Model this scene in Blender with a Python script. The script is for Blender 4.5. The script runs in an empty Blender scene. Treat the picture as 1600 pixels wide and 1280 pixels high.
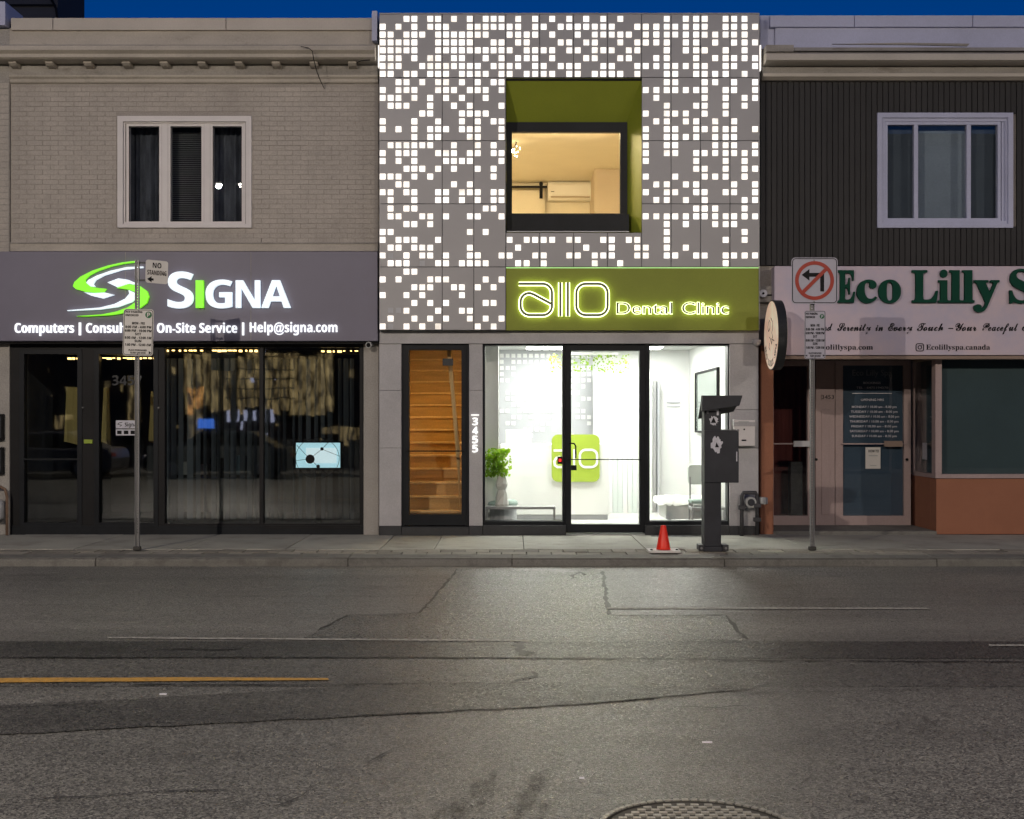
import bpy, math, random
from mathutils import Matrix, Vector
random.seed(7)
R = math.radians
SC = bpy.context.scene
COL = SC.collection

# ------------------------------------------------------------------ camera, sky, exposure
cam_d = bpy.data.cameras.new('camera'); cam = bpy.data.objects.new('camera', cam_d); COL.objects.link(cam)
cam.location = (0, -18, 1.6); cam.rotation_euler = (R(90), 0, 0)
cam_d.sensor_width = 36; cam_d.lens = 36*1980/1600; cam_d.shift_y = 19/1600
cam_d.clip_end = 2000; cam_d.clip_start = 0.1
SC.camera = cam
W = bpy.data.worlds.new('World'); SC.world = W; W.use_nodes = True
wn = W.node_tree; bg = wn.nodes['Background']
sky = wn.nodes.new('ShaderNodeTexSky'); sky.sky_type = 'NISHITA'; sky.sun_disc = False
sky.sun_elevation = R(2); sky.sun_rotation = R(180); sky.ozone_density = 7.5; sky.dust_density = 0.3
wn.links.new(sky.outputs[0], bg.inputs[0]); bg.inputs[1].default_value = 0.15
SC.view_settings.view_transform = 'Standard'; SC.view_settings.look = 'None'
SC.view_settings.exposure = 0.0; SC.view_settings.gamma = 1
SC.cycles.use_denoising = True
SC.cycles.max_bounces = 8; SC.cycles.diffuse_bounces = 4; SC.cycles.glossy_bounces = 3
SC.cycles.transparent_max_bounces = 12; SC.cycles.sample_clamp_indirect = 4
SC.cycles.caustics_reflective = False; SC.cycles.caustics_refractive = False

# photograph pixel -> metres at a known depth Y (facade line Y=0, camera 18 m in front of it)
def S(Y): return 1980.0/(18.0+Y)
def X(p, Y=0): return (p-800)/S(Y)
def Z(p, Y=0): return 1.6+(659-p)/S(Y)
def GY(py, z=-0.1): return (1.6-z)*1980/(py-659)-18
def G(px, py, z=-0.1):
    y = GY(py, z); return (X(px, y), y)

# ------------------------------------------------------------------ materials
def nodes(name):
    m = bpy.data.materials.new(name); m.use_nodes = True
    return m, m.node_tree, m.node_tree.nodes['Principled BSDF']
def noise(nt, pos, scale, detail=4, rough=0.6):
    n = nt.nodes.new('ShaderNodeTexNoise'); n.inputs['Scale'].default_value = scale
    n.inputs['Detail'].default_value = detail; n.inputs['Roughness'].default_value = rough
    nt.links.new(pos, n.inputs['Vector']); return n.outputs[0]
def ramp(nt, fac, a, b, ca, cb):
    r = nt.nodes.new('ShaderNodeValToRGB'); r.color_ramp.elements[0].position = a; r.color_ramp.elements[1].position = b
    r.color_ramp.elements[0].color = (*ca, 1); r.color_ramp.elements[1].color = (*cb, 1)
    nt.links.new(fac, r.inputs[0]); return r.outputs[0]
def mixc(nt, mode, fac, a, b):
    m = nt.nodes.new('ShaderNodeMix'); m.data_type = 'RGBA'; m.blend_type = mode
    if isinstance(fac, (int, float)): m.inputs[0].default_value = fac
    else: nt.links.new(fac, m.inputs[0])
    for i, v in ((6, a), (7, b)):
        if isinstance(v, tuple): m.inputs[i].default_value = (*v, 1)
        else: nt.links.new(v, m.inputs[i])
    return m.outputs[2]
def position(nt, stretch=None):
    g = nt.nodes.new('ShaderNodeNewGeometry').outputs['Position']
    if stretch:
        mp = nt.nodes.new('ShaderNodeMapping'); mp.inputs['Scale'].default_value = stretch
        nt.links.new(g, mp.inputs[0]); return mp.outputs[0]
    return g
def c3(c, k): return tuple(min(1, v*k) for v in c)
def surf(name, col, rough=0.7, var=0.15, scale=3, fine=60, fvar=0.08, bump=0.15, bscale=90, metal=0, spec=0.4, stain=None, stretch=None, rand=0):
    """painted / mineral surface: two scales of tone variation, optional stain patches, fine relief"""
    m, nt, b = nodes(name)
    p = position(nt, stretch); p0 = position(nt)
    c = ramp(nt, noise(nt, p, scale), 0.3, 0.7, c3(col, 1-var), c3(col, 1+var))
    f = ramp(nt, noise(nt, p0, fine, 2), 0.35, 0.65, (1-fvar,)*3, (1+fvar if 1+fvar < 1 else 1,)*3)
    c = mixc(nt, 'MULTIPLY', 1.0, c, f)
    if stain:
        sc_, lo, hi, sco = stain
        msk = ramp(nt, noise(nt, p, sc_, 6, 0.7), lo, hi, (0, 0, 0), (1, 1, 1))
        c = mixc(nt, 'MIX', msk, c, sco)
    if rand:
        oi = nt.nodes.new('ShaderNodeObjectInfo').outputs['Random']
        c = mixc(nt, 'MULTIPLY', 1.0, c, ramp(nt, oi, 0, 1, (1-rand,)*3, (1, 1, 1)))
    nt.links.new(c, b.inputs['Base Color'])
    b.inputs['Roughness'].default_value = rough; b.inputs['Metallic'].default_value = metal
    b.inputs['Specular IOR Level'].default_value = spec
    if bump:
        bn = nt.nodes.new('ShaderNodeBump'); bn.inputs['Strength'].default_value = bump; bn.inputs['Distance'].default_value = 0.004
        nt.links.new(noise(nt, p0, bscale, 3), bn.inputs['Height']); nt.links.new(bn.outputs[0], b.inputs['Normal'])
    return m
def emit(name, col, k):
    m, nt, b = nodes(name)
    b.inputs['Base Color'].default_value = (*c3(col, 0.8), 1); b.inputs['Roughness'].default_value = 0.4
    b.inputs['Emission Color'].default_value = (*col, 1); b.inputs['Emission Strength'].default_value = k
    return m
def glass(name, ior=1.5, tint=(0.95, 0.97, 0.96), rough=0.0, wav=0.0):
    m = bpy.data.materials.new(name); m.use_nodes = True; nt = m.node_tree; nt.nodes.clear()
    o = nt.nodes.new('ShaderNodeOutputMaterial'); mx = nt.nodes.new('ShaderNodeMixShader')
    t = nt.nodes.new('ShaderNodeBsdfTransparent'); t.inputs[0].default_value = (*tint, 1)
    g = nt.nodes.new('ShaderNodeBsdfGlossy'); g.inputs['Roughness'].default_value = rough
    f = nt.nodes.new('ShaderNodeFresnel')
    bf = nt.nodes.new('ShaderNodeNewGeometry').outputs['Backfacing']   # same index of reflection on both faces of the sheet
    mr = nt.nodes.new('ShaderNodeMapRange'); mr.inputs['To Min'].default_value = ior; mr.inputs['To Max'].default_value = 1/ior
    nt.links.new(bf, mr.inputs['Value']); nt.links.new(mr.outputs[0], f.inputs[0])
    if wav:
        bn = nt.nodes.new('ShaderNodeBump'); bn.inputs['Strength'].default_value = wav; bn.inputs['Distance'].default_value = 0.02
        nt.links.new(noise(nt, position(nt), 1.6, 2), bn.inputs['Height']); nt.links.new(bn.outputs[0], g.inputs['Normal'])
    nt.links.new(f.outputs[0], mx.inputs[0]); nt.links.new(t.outputs[0], mx.inputs[1]); nt.links.new(g.outputs[0], mx.inputs[2])
    nt.links.new(mx.outputs[0], o.inputs[0]); return m
def asphalt(name, base, hi, rough=0.6, bumpk=0.5, agg=150, tone=(0.9, 1.1), streak=0.25, warm=(1, 1, 1)):
    m, nt, b = nodes(name)
    p = position(nt); ps = position(nt, (0.25, 1.6, 1))
    big = ramp(nt, noise(nt, ps, 1.1, 5, 0.65), 0.3, 0.7, (1-streak,)*3, (1, 1, 1))
    v = nt.nodes.new('ShaderNodeTexVoronoi'); v.inputs['Scale'].default_value = agg; nt.links.new(p, v.inputs['Vector'])
    g = nt.nodes.new('ShaderNodeSeparateColor'); nt.links.new(v.outputs['Color'], g.inputs[0])
    stone = ramp(nt, g.outputs[0], 0.25, 1.0, c3(base, 0.6), hi)
    c = mixc(nt, 'MULTIPLY', 1.0, stone, big)
    blot = ramp(nt, noise(nt, p, 2.3, 6, 0.75), 0.35, 0.75, (tone[0],)*3, (1, 1, 1))
    c = mixc(nt, 'MULTIPLY', 1.0, c, blot)
    track = ramp(nt, noise(nt, position(nt, (0.06, 1.0, 1)), 0.9, 3, 0.5), 0.35, 0.65, (0.68,)*3, (1, 1, 1))
    c = mixc(nt, 'MULTIPLY', 1.0, c, track)
    oil = ramp(nt, noise(nt, position(nt, (0.5, 1.0, 1)), 1.7, 5, 0.65), 0.60, 0.74, (1, 1, 1), (0.58, 0.57, 0.56))
    c = mixc(nt, 'MULTIPLY', 1.0, c, oil)
    nt.links.new(c, b.inputs['Base Color'])
    rr = ramp(nt, g.outputs[1], 0.0, 1.0, (rough-0.2,)*3, (rough+0.15,)*3); nt.links.new(rr, b.inputs['Roughness'])
    b.inputs['Specular IOR Level'].default_value = 0.5
    bn = nt.nodes.new('ShaderNodeBump'); bn.inputs['Strength'].default_value = bumpk; bn.inputs['Distance'].default_value = 0.006
    nt.links.new(v.outputs['Distance'], bn.inputs['Height'])
    bn2 = nt.nodes.new('ShaderNodeBump'); bn2.inputs['Strength'].default_value = 0.4; bn2.inputs['Distance'].default_value = 0.02
    nt.links.new(noise(nt, p, 9, 5), bn2.inputs['Height']); nt.links.new(bn.outputs[0], bn2.inputs['Normal'])
    bn3 = nt.nodes.new('ShaderNodeBump'); bn3.inputs['Strength'].default_value = 0.55; bn3.inputs['Distance'].default_value = 0.05
    nt.links.new(noise(nt, position(nt, (0.45, 1.5, 1)), 2.0, 4, 0.55), bn3.inputs['Height']); nt.links.new(bn2.outputs[0], bn3.inputs['Normal'])
    nt.links.new(bn3.outputs[0], b.inputs['Normal'])
    return m
def paint_line(name, col, under):
    m, nt, b = nodes(name); p = position(nt)
    msk = ramp(nt, noise(nt, p, 28, 6, 0.8), 0.38, 0.62, (0, 0, 0), (1, 1, 1))
    nt.links.new(mixc(nt, 'MIX', msk, under, col), b.inputs['Base Color']); b.inputs['Roughness'].default_value = 0.6
    return m
M = {}
M['brick'] = surf('painted_brick', (0.48, 0.44, 0.39), 0.75, 0.12, 1.1, 45, 0.16, 0.4, 70, stain=(1.3, 0.56, 0.8, (0.31, 0.285, 0.25)), rand=0.07, stretch=(1, 1, .45))
M['mortar'] = surf('painted_mortar', (0.40, 0.365, 0.325), 0.85, 0.12, 2, 60, 0.2, 0.4, 80)
M['trim'] = surf('cornice_paint', (0.46, 0.42, 0.36), 0.65, 0.12, 1.2, 40, 0.1, 0.2, 60, stain=(2.2, 0.6, 0.8, (0.26, 0.24, 0.2)), stretch=(1, 1, 2.5))
M['coping'] = surf('metal_coping_cream', (0.50, 0.46, 0.40), 0.5, 0.10, 1.0, 60, 0.08, 0.1, 50, stain=(1.7, 0.62, 0.85, (0.34, 0.31, 0.27)))
M['vinyl'] = surf('white_vinyl', (0.66, 0.63, 0.62), 0.45, 0.05, 2, 80, 0.05, 0.05)
M['lav'] = surf('blue_grey_flashing', (0.46, 0.48, 0.63), 0.5, 0.08, 1.2, 60, 0.08, 0.1, 50, stain=(1.9, 0.62, 0.85, (0.36, 0.36, 0.44)))
M['grime'] = surf('weathered_trim', (0.33, 0.31, 0.28), 0.7, 0.2, 1.4, 50, 0.15, 0.3, 60, stain=(2.5, 0.55, 0.75, (0.17, 0.15, 0.13)), stretch=(1, 1, 3))
M['clad'] = surf('dark_ribbed_cladding', (0.023, 0.022, 0.022), 0.6, 0.2, 1.2, 60, 0.2, 0.1, 50, rand=0.25)
M['black'] = surf('black_metal_frame', (0.012, 0.014, 0.017), 0.45, 0.2, 3, 80, 0.15, 0.05, spec=0.2)
M['bronze'] = surf('dark_bronze_frame', (0.012, 0.012, 0.013), 0.5, 0.2, 3, 80, 0.15, 0.05, spec=0.2)
M['stone'] = surf('grey_stone_tile', (0.46, 0.45, 0.46), 0.6, 0.08, 3, 90, 0.14, 0.15, 120, rand=0.08)
M['base'] = surf('dark_base_stone', (0.035, 0.037, 0.04), 0.55, 0.2, 4, 90, 0.2, 0.15)
M['panel'] = surf('anodised_panel', (0.37, 0.365, 0.37), 0.5, 0.05, 1.2, 120, 0.06, 0.04, metal=0.25, rand=0.06)
M['green'] = surf('olive_green_panel', (0.245, 0.285, 0.028), 0.55, 0.05, 1.5, 120, 0.1, 0.05)
M['sgrey'] = surf('slate_purple_sign_face', (0.19, 0.18, 0.235), 0.5, 0.06, 1.0, 150, 0.12, 0.05, stain=(0.9, 0.5, 0.9, (0.17, 0.155, 0.19)))
M['marble'] = surf('blush_marble_print', (0.62, 0.51, 0.55), 0.5, 0.05, 1.0, 120, 0.1, 0.03, stain=(1.1, 0.38, 0.68, (0.45, 0.42, 0.53)))
M['dgreen'] = surf('dark_green_letter', (0.006, 0.06, 0.036), 0.75, 0.1, 3, 80, 0.1, 0.03, spec=0.15)
M['ink'] = surf('black_ink', (0.008, 0.008, 0.009), 0.55, 0.05, 3, 80, 0.05, 0, spec=0.15)
M['sbrown'] = surf('letter_brown', (0.03, 0.018, 0.014), 0.5, 0.05, 3, 80, 0.05, 0)
M['terra'] = surf('terracotta_stucco', (0.33, 0.14, 0.08), 0.85, 0.08, 2, 90, 0.18, 0.5, 130, stain=(2, 0.55, 0.85, (0.23, 0.10, 0.06)))
M['pinkwood'] = surf('pink_grey_painted_frame', (0.37, 0.285, 0.275), 0.6, 0.08, 2, 60, 0.1, 0.15, 60, stain=(3, 0.6, 0.8, (0.25, 0.18, 0.18)), stretch=(1, 1, 0.4))
M['taupe'] = surf('taupe_painted_frame', (0.27, 0.20, 0.16), 0.6, 0.08, 2, 60, 0.1, 0.15)
M['beigepier'] = surf('beige_stone_pier', (0.38, 0.36, 0.33), 0.8, 0.08, 3, 60, 0.2, 0.4, 90, stain=(3, 0.6, 0.85, (0.25, 0.22, 0.19)))
M['white'] = surf('white_plaster', (0.82, 0.83, 0.81), 0.6, 0.02, 2, 60, 0.02, 0.0)
M['floorw'] = surf('pale_floor_tile', (0.75, 0.75, 0.72), 0.25, 0.03, 2, 60, 0.03, 0.0)
M['palegrey'] = surf('pale_grey_wall', (0.47, 0.48, 0.50), 0.6, 0.03, 2, 60, 0.03, 0.0)
M['palegreen'] = surf('pale_green_drape', (0.70, 0.76, 0.72), 0.6, 0.03, 2, 60, 0.03, 0.0)
M['lime'] = surf('lime_logo_board', (0.30, 0.40, 0.045), 0.4, 0.03, 2, 60, 0.03, 0.0)
M['sage'] = surf('sage_fabric', (0.33, 0.42, 0.38), 0.9, 0.08, 4, 90, 0.1, 0.2)
M['fur'] = surf('white_fleece', (0.8, 0.8, 0.76), 0.95, 0.05, 8, 60, 0.1, 1.0, 60)
M['leaf'] = surf('fresh_leaf', (0.20, 0.34, 0.025), 0.5, 0.4, 9, 60, 0.1, 0.0)
_nt = M['leaf'].node_tree; _p = _nt.nodes['Principled BSDF']; _t = _nt.nodes.new('ShaderNodeBsdfTranslucent'); _t.inputs[0].default_value = (.30, .50, .03, 1)
_m = _nt.nodes.new('ShaderNodeMixShader'); _m.inputs[0].default_value = .5; _nt.links.new(_p.outputs[0], _m.inputs[1]); _nt.links.new(_t.outputs[0], _m.inputs[2]); _nt.links.new(_m.outputs[0], _nt.nodes['Material Output'].inputs[0])
M['ceram'] = surf('white_ceramic', (0.62, 0.62, 0.58), 0.35, 0.03, 3, 60, 0.03, 0.0)
M['greymetal'] = surf('grey_metal', (0.42, 0.43, 0.43), 0.4, 0.05, 3, 60, 0.05, 0.05, metal=0.3)
M['oak'] = surf('oak_tread', (0.48, 0.29, 0.10), 0.45, 0.2, 5, 40, 0.15, 0.1, stretch=(0.3, 3, 3))
M['pine'] = surf('pale_pine', (0.66, 0.44, 0.19), 0.45, 0.12, 5, 40, 0.1, 0.1, stretch=(3, 3, 0.3))
M['ochre'] = surf('ochre_wall', (0.62, 0.42, 0.16), 0.7, 0.05, 3, 60, 0.05, 0.05)
M['cream'] = surf('cream_plaster', (0.80, 0.74, 0.60), 0.7, 0.03, 2, 60, 0.03, 0.03)
M['tan'] = surf('tan_wall_shade', (0.50, 0.42, 0.32), 0.7, 0.05, 2, 60, 0.05, 0.03)
M['acwhite'] = surf('white_plastic', (0.82, 0.80, 0.74), 0.35, 0.02, 2, 60, 0.02, 0.0)
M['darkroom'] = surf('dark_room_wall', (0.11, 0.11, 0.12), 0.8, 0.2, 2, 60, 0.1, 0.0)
M['slat'] = surf('vertical_blind_vane', (0.16, 0.175, 0.20), 0.8, 0.1, 3, 60, 0.05, 0.0, rand=0.5)
M['blind'] = surf('horizontal_blind_slat', (0.38, 0.38, 0.37), 0.7, 0.1, 3, 60, 0.05, 0.0)
M['addednet'] = surf('added_net_curtain', (0.17, 0.18, 0.20), 0.9, 0.45, 4, 60, 0.1, 0.0, stretch=(2, 2, 0.6))
M['drape'] = surf('gold_drape', (0.60, 0.46, 0.18), 0.8, 0.25, 6, 60, 0.05, 0.0, stretch=(4, 4, 0.2))
M['teal'] = surf('dark_teal_shade', (0.08, 0.125, 0.125), 0.6, 0.1, 1.5, 120, 0.15, 0.05)
M['navy'] = surf('slate_blue_film', (0.075, 0.12, 0.165), 0.5, 0.08, 1.5, 120, 0.12, 0.05)
M['bluegrey'] = surf('blue_grey_shade', (0.13, 0.155, 0.175), 0.7, 0.1, 1.5, 120, 0.15, 0.05)
M['maroon'] = surf('red_lit_maroon', (0.24, 0.06, 0.045), 0.8, 0.3, 5, 60, 0.1, 0.0, stretch=(4, 4, 0.3))
M['steel'] = surf('galvanised_post', (0.23, 0.23, 0.235), 0.45, 0.1, 6, 90, 0.12, 0.1, metal=0.4)
M['sign'] = surf('reflective_white_sheet', (0.66, 0.64, 0.60), 0.45, 0.05, 5, 120, 0.05, 0.02, stain=(6, 0.62, 0.8, (0.50, 0.47, 0.42)))
M['signb'] = surf('white_sign_sheet', (0.42, 0.41, 0.48), 0.45, 0.05, 5, 120, 0.05, 0.02)
M['pgreen'] = surf('parking_green', (0.02, 0.14, 0.05), 0.5, 0.05, 5, 90, 0.05, 0)
M['red'] = surf('prohibition_red', (0.36, 0.03, 0.012), 0.45, 0.08, 5, 90, 0.05, 0.02)
M['orange'] = surf('cone_orange', (0.85, 0.028, 0.008), 0.4, 0.05, 8, 90, 0.05, 0.02)
M['conebase'] = surf('dusty_white_rubber', (0.72, 0.70, 0.66), 0.7, 0.1, 8, 90, 0.15, 0.1)
M['pay'] = surf('black_powder_coat', (0.028, 0.030, 0.038), 0.5, 0.2, 5, 150, 0.3, 0.15)
M['sticker'] = surf('torn_sticker', (0.62, 0.62, 0.68), 0.6, 0.1, 20, 150, 0.2, 0.05)
M['iron'] = surf('cast_iron', (0.36, 0.35, 0.315), 0.4, 0.2, 8, 200, 0.3, 0.3, metal=0.3)
M['irondark'] = surf('grimy_iron', (0.055, 0.053, 0.048), 0.6, 0.2, 8, 200, 0.3, 0.3, metal=0.2)
M['rust'] = surf('rusty_pipe', (0.20, 0.13, 0.09), 0.8, 0.3, 6, 90, 0.2, 0.4)
M['pipe'] = surf('dark_painted_pipe', (0.05, 0.05, 0.055), 0.5, 0.2, 6, 90, 0.2, 0.2)
M['conc'] = surf('sidewalk_concrete', (0.42, 0.412, 0.355), 0.8, 0.12, 1.6, 90, 0.22, 0.35, 110, stain=(1.8, 0.52, 0.78, (0.20, 0.19, 0.165)), rand=0.14)
M['paver'] = surf('concrete_paver', (0.36, 0.335, 0.28), 0.85, 0.15, 4, 90, 0.25, 0.4, 110, stain=(4, 0.55, 0.75, (0.15, 0.135, 0.11)), rand=0.45)
M['kerb'] = surf('kerb_concrete', (0.20, 0.195, 0.175), 0.85, 0.15, 3, 90, 0.25, 0.5, 90, stain=(5, 0.5, 0.72, (0.10, 0.095, 0.085)), rand=0.12)
M['joint'] = surf('dirt_joint', (0.07, 0.065, 0.055), 0.9, 0.2, 6, 90, 0.3, 0.4)
M['darkbldg'] = surf('dark_far_wall', (0.075, 0.075, 0.085), 0.8, 0.1, 0.5, 40, 0.1, 0.1)
M['oppwall'] = surf('opposite_brick', (0.12, 0.09, 0.075), 0.8, 0.2, 1.2, 40, 0.2, 0.1)
M['road'] = asphalt('coarse_asphalt', (0.11, 0.108, 0.099), (0.33, 0.325, 0.296), 0.40, 0.45, 105)
M['lane'] = asphalt('worn_lane_asphalt', (0.17, 0.166, 0.15), (0.36, 0.352, 0.32), 0.44, 0.3, 110, streak=0.18)
M['patch'] = asphalt('patched_asphalt', (0.062, 0.061, 0.055), (0.31, 0.306, 0.274), 0.33, 0.7, 85)
M['strip'] = asphalt('dark_trench_asphalt', (0.026, 0.026, 0.024), (0.125, 0.122, 0.11), 0.40, 0.6, 90, streak=0.15)
M['mid'] = asphalt('mid_asphalt', (0.068, 0.067, 0.061), (0.26, 0.255, 0.23), 0.40, 0.55, 95)
M['mid2'] = asphalt('worn_dark_asphalt', (0.045, 0.044, 0.04), (0.18, 0.176, 0.158), 0.42, 0.6, 90)
M['tar'] = surf('tar_crack', (0.012, 0.011, 0.01), 0.5, 0.2, 8, 90, 0.2, 0.2)
M['skid'] = surf('rubber_smear', (0.03, 0.028, 0.026), 0.6, 0.3, 8, 90, 0.3, 0.3)
_nt = M['skid'].node_tree
_nt.links.new(ramp(_nt, noise(_nt, position(_nt, (2.2, .8, 1)), 16, 6, 0.8), 0.44, 0.70, (0, 0, 0), (0.8, 0.8, 0.8)), _nt.nodes['Principled BSDF'].inputs['Alpha'])
M['wline'] = paint_line('worn_white_paint', (0.52, 0.51, 0.47), (0.13, 0.125, 0.11))
M['yline'] = paint_line('worn_yellow_paint', (0.55, 0.30, 0.045), (0.30, 0.17, 0.04))
M['g_clear'] = glass('clear_glass', 1.45, (0.985, 0.99, 0.985))
M['g_shop'] = glass('dark_shop_glass', 1.95, (0.8, 0.84, 0.84), 0.02, 0.03)
M['g_win'] = glass('window_glass', 1.6, (0.86, 0.88, 0.9), 0.0, 0.008)
M['e_square'] = emit('backlit_acrylic', (1.0, 0.95, 0.86), 2.2)
_nt = M['e_square'].node_tree; _b = _nt.nodes['Principled BSDF']
_nt.links.new(ramp(_nt, noise(_nt, position(_nt), 2.6, 3), 0.3, 0.7, (1.0, 0.90, 0.76), (1.0, 0.97, 0.93)), _b.inputs['Emission Color'])
_m = _nt.nodes.new('ShaderNodeMath'); _m.operation = 'MULTIPLY'; _m.inputs[1].default_value = 2.5; _nt.links.new(noise(_nt, position(_nt), 5.0, 2), _m.inputs[0]); _nt.links.new(_m.outputs[0], _b.inputs['Emission Strength'])
M['e_dim'] = emit('half_lit_acrylic', (1.0, 0.88, 0.80), 1.0)
M['e_halo'] = emit('halo_white', (0.90, 1.0, 0.50), 3.4)
M['e_letter'] = emit('lit_letter_white', (0.82, 0.93, 1.0), 0.78)
M['e_small'] = emit('lit_small_letter', (0.94, 0.97, 1.0), 0.95)
M['e_lime'] = emit('lit_lime', (0.24, 0.92, 0.015), 0.75)
M['lface'] = surf('grey_letter_face', (0.15, 0.16, 0.11), 0.5, 0.05, 3, 80, 0.05, 0.0)
M['e_ceil'] = emit('ceiling_light', (1.0, 1.0, 0.96), 37.0)
M['e_ceilf'] = emit('front_ceiling_light', (1.0, 1.0, 0.90), 44.0)
M['e_warm'] = emit('added_room_glow', (1.0, 0.77, 0.45), 190.0)
M['e_bulb'] = emit('bulb', (1.0, 0.80, 0.45), 30.0)
M['e_num'] = emit('lit_number', (1.0, 1.0, 0.97), 1.1)
M['e_tv'] = emit('screen_light', (0.58, 0.90, 1.0), 1.0)
M['e_tv2'] = emit('screen_card', (0.82, 0.96, 1.0), 1.1)
M['e_red'] = emit('red_led', (1.0, 0.03, 0.03), 1.4)
M['e_lamp'] = emit('street_lamp_lens', (1.0, 0.93, 0.78), 60.0)
M['e_gold'] = emit('gold_strip_light', (1.0, 0.60, 0.20), 7.0)
M['e_shop'] = emit('lit_shop_window', (1.0, 0.70, 0.28), 2.0)
M['e_shop2'] = emit('lit_shop_window_dim', (1.0, 0.74, 0.38), 0.9)
for _k, _hi in (('e_shop', 1.6), ('e_shop2', 1.2)):
    _nt = M[_k].node_tree; _b = _nt.nodes['Principled BSDF']
    _f = ramp(_nt, noise(_nt, position(_nt, (3.2, 1, .8)), 2.4, 4, 0.6), 0.40, 0.70, (0.02, 0.012, 0.005), (1.0, 0.72, 0.32))
    _nt.links.new(_f, _b.inputs['Emission Color']); _b.inputs['Emission Strength'].default_value = _hi
M['e_blue'] = emit('lit_blue_sign', (0.08, 0.25, 1.0), 3.0)
M['e_lav'] = emit('lit_pale_sign', (0.7, 0.72, 1.0), 2.0)

# ------------------------------------------------------------------ object helpers
def wmat(o):
    b = Matrix.LocRotScale(o.location, o.rotation_euler, o.scale)
    return wmat(o.parent) @ o.matrix_parent_inverse @ b if o.parent else b
def par(o, p):
    if p is not None:
        o.parent = p; o.matrix_parent_inverse = wmat(p).inverted()
    return o
def tag(o, label=None, cat=None, group=None, kind=None):
    for k, v in (('label', label), ('category', cat), ('group', group), ('kind', kind)):
        if v: o[k] = v
    return o
def thing(name, label, cat, loc, group=None):
    o = bpy.data.objects.new(name, None); o.empty_display_size = 0.2; COL.objects.link(o); o.location = loc
    return tag(o, label, cat, group)
def link(name, me, parent=None, loc=(0, 0, 0), rot=None):
    o = bpy.data.objects.new(name, me); COL.objects.link(o); o.location = loc
    if rot: o.rotation_euler = rot
    return par(o, parent)

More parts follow.
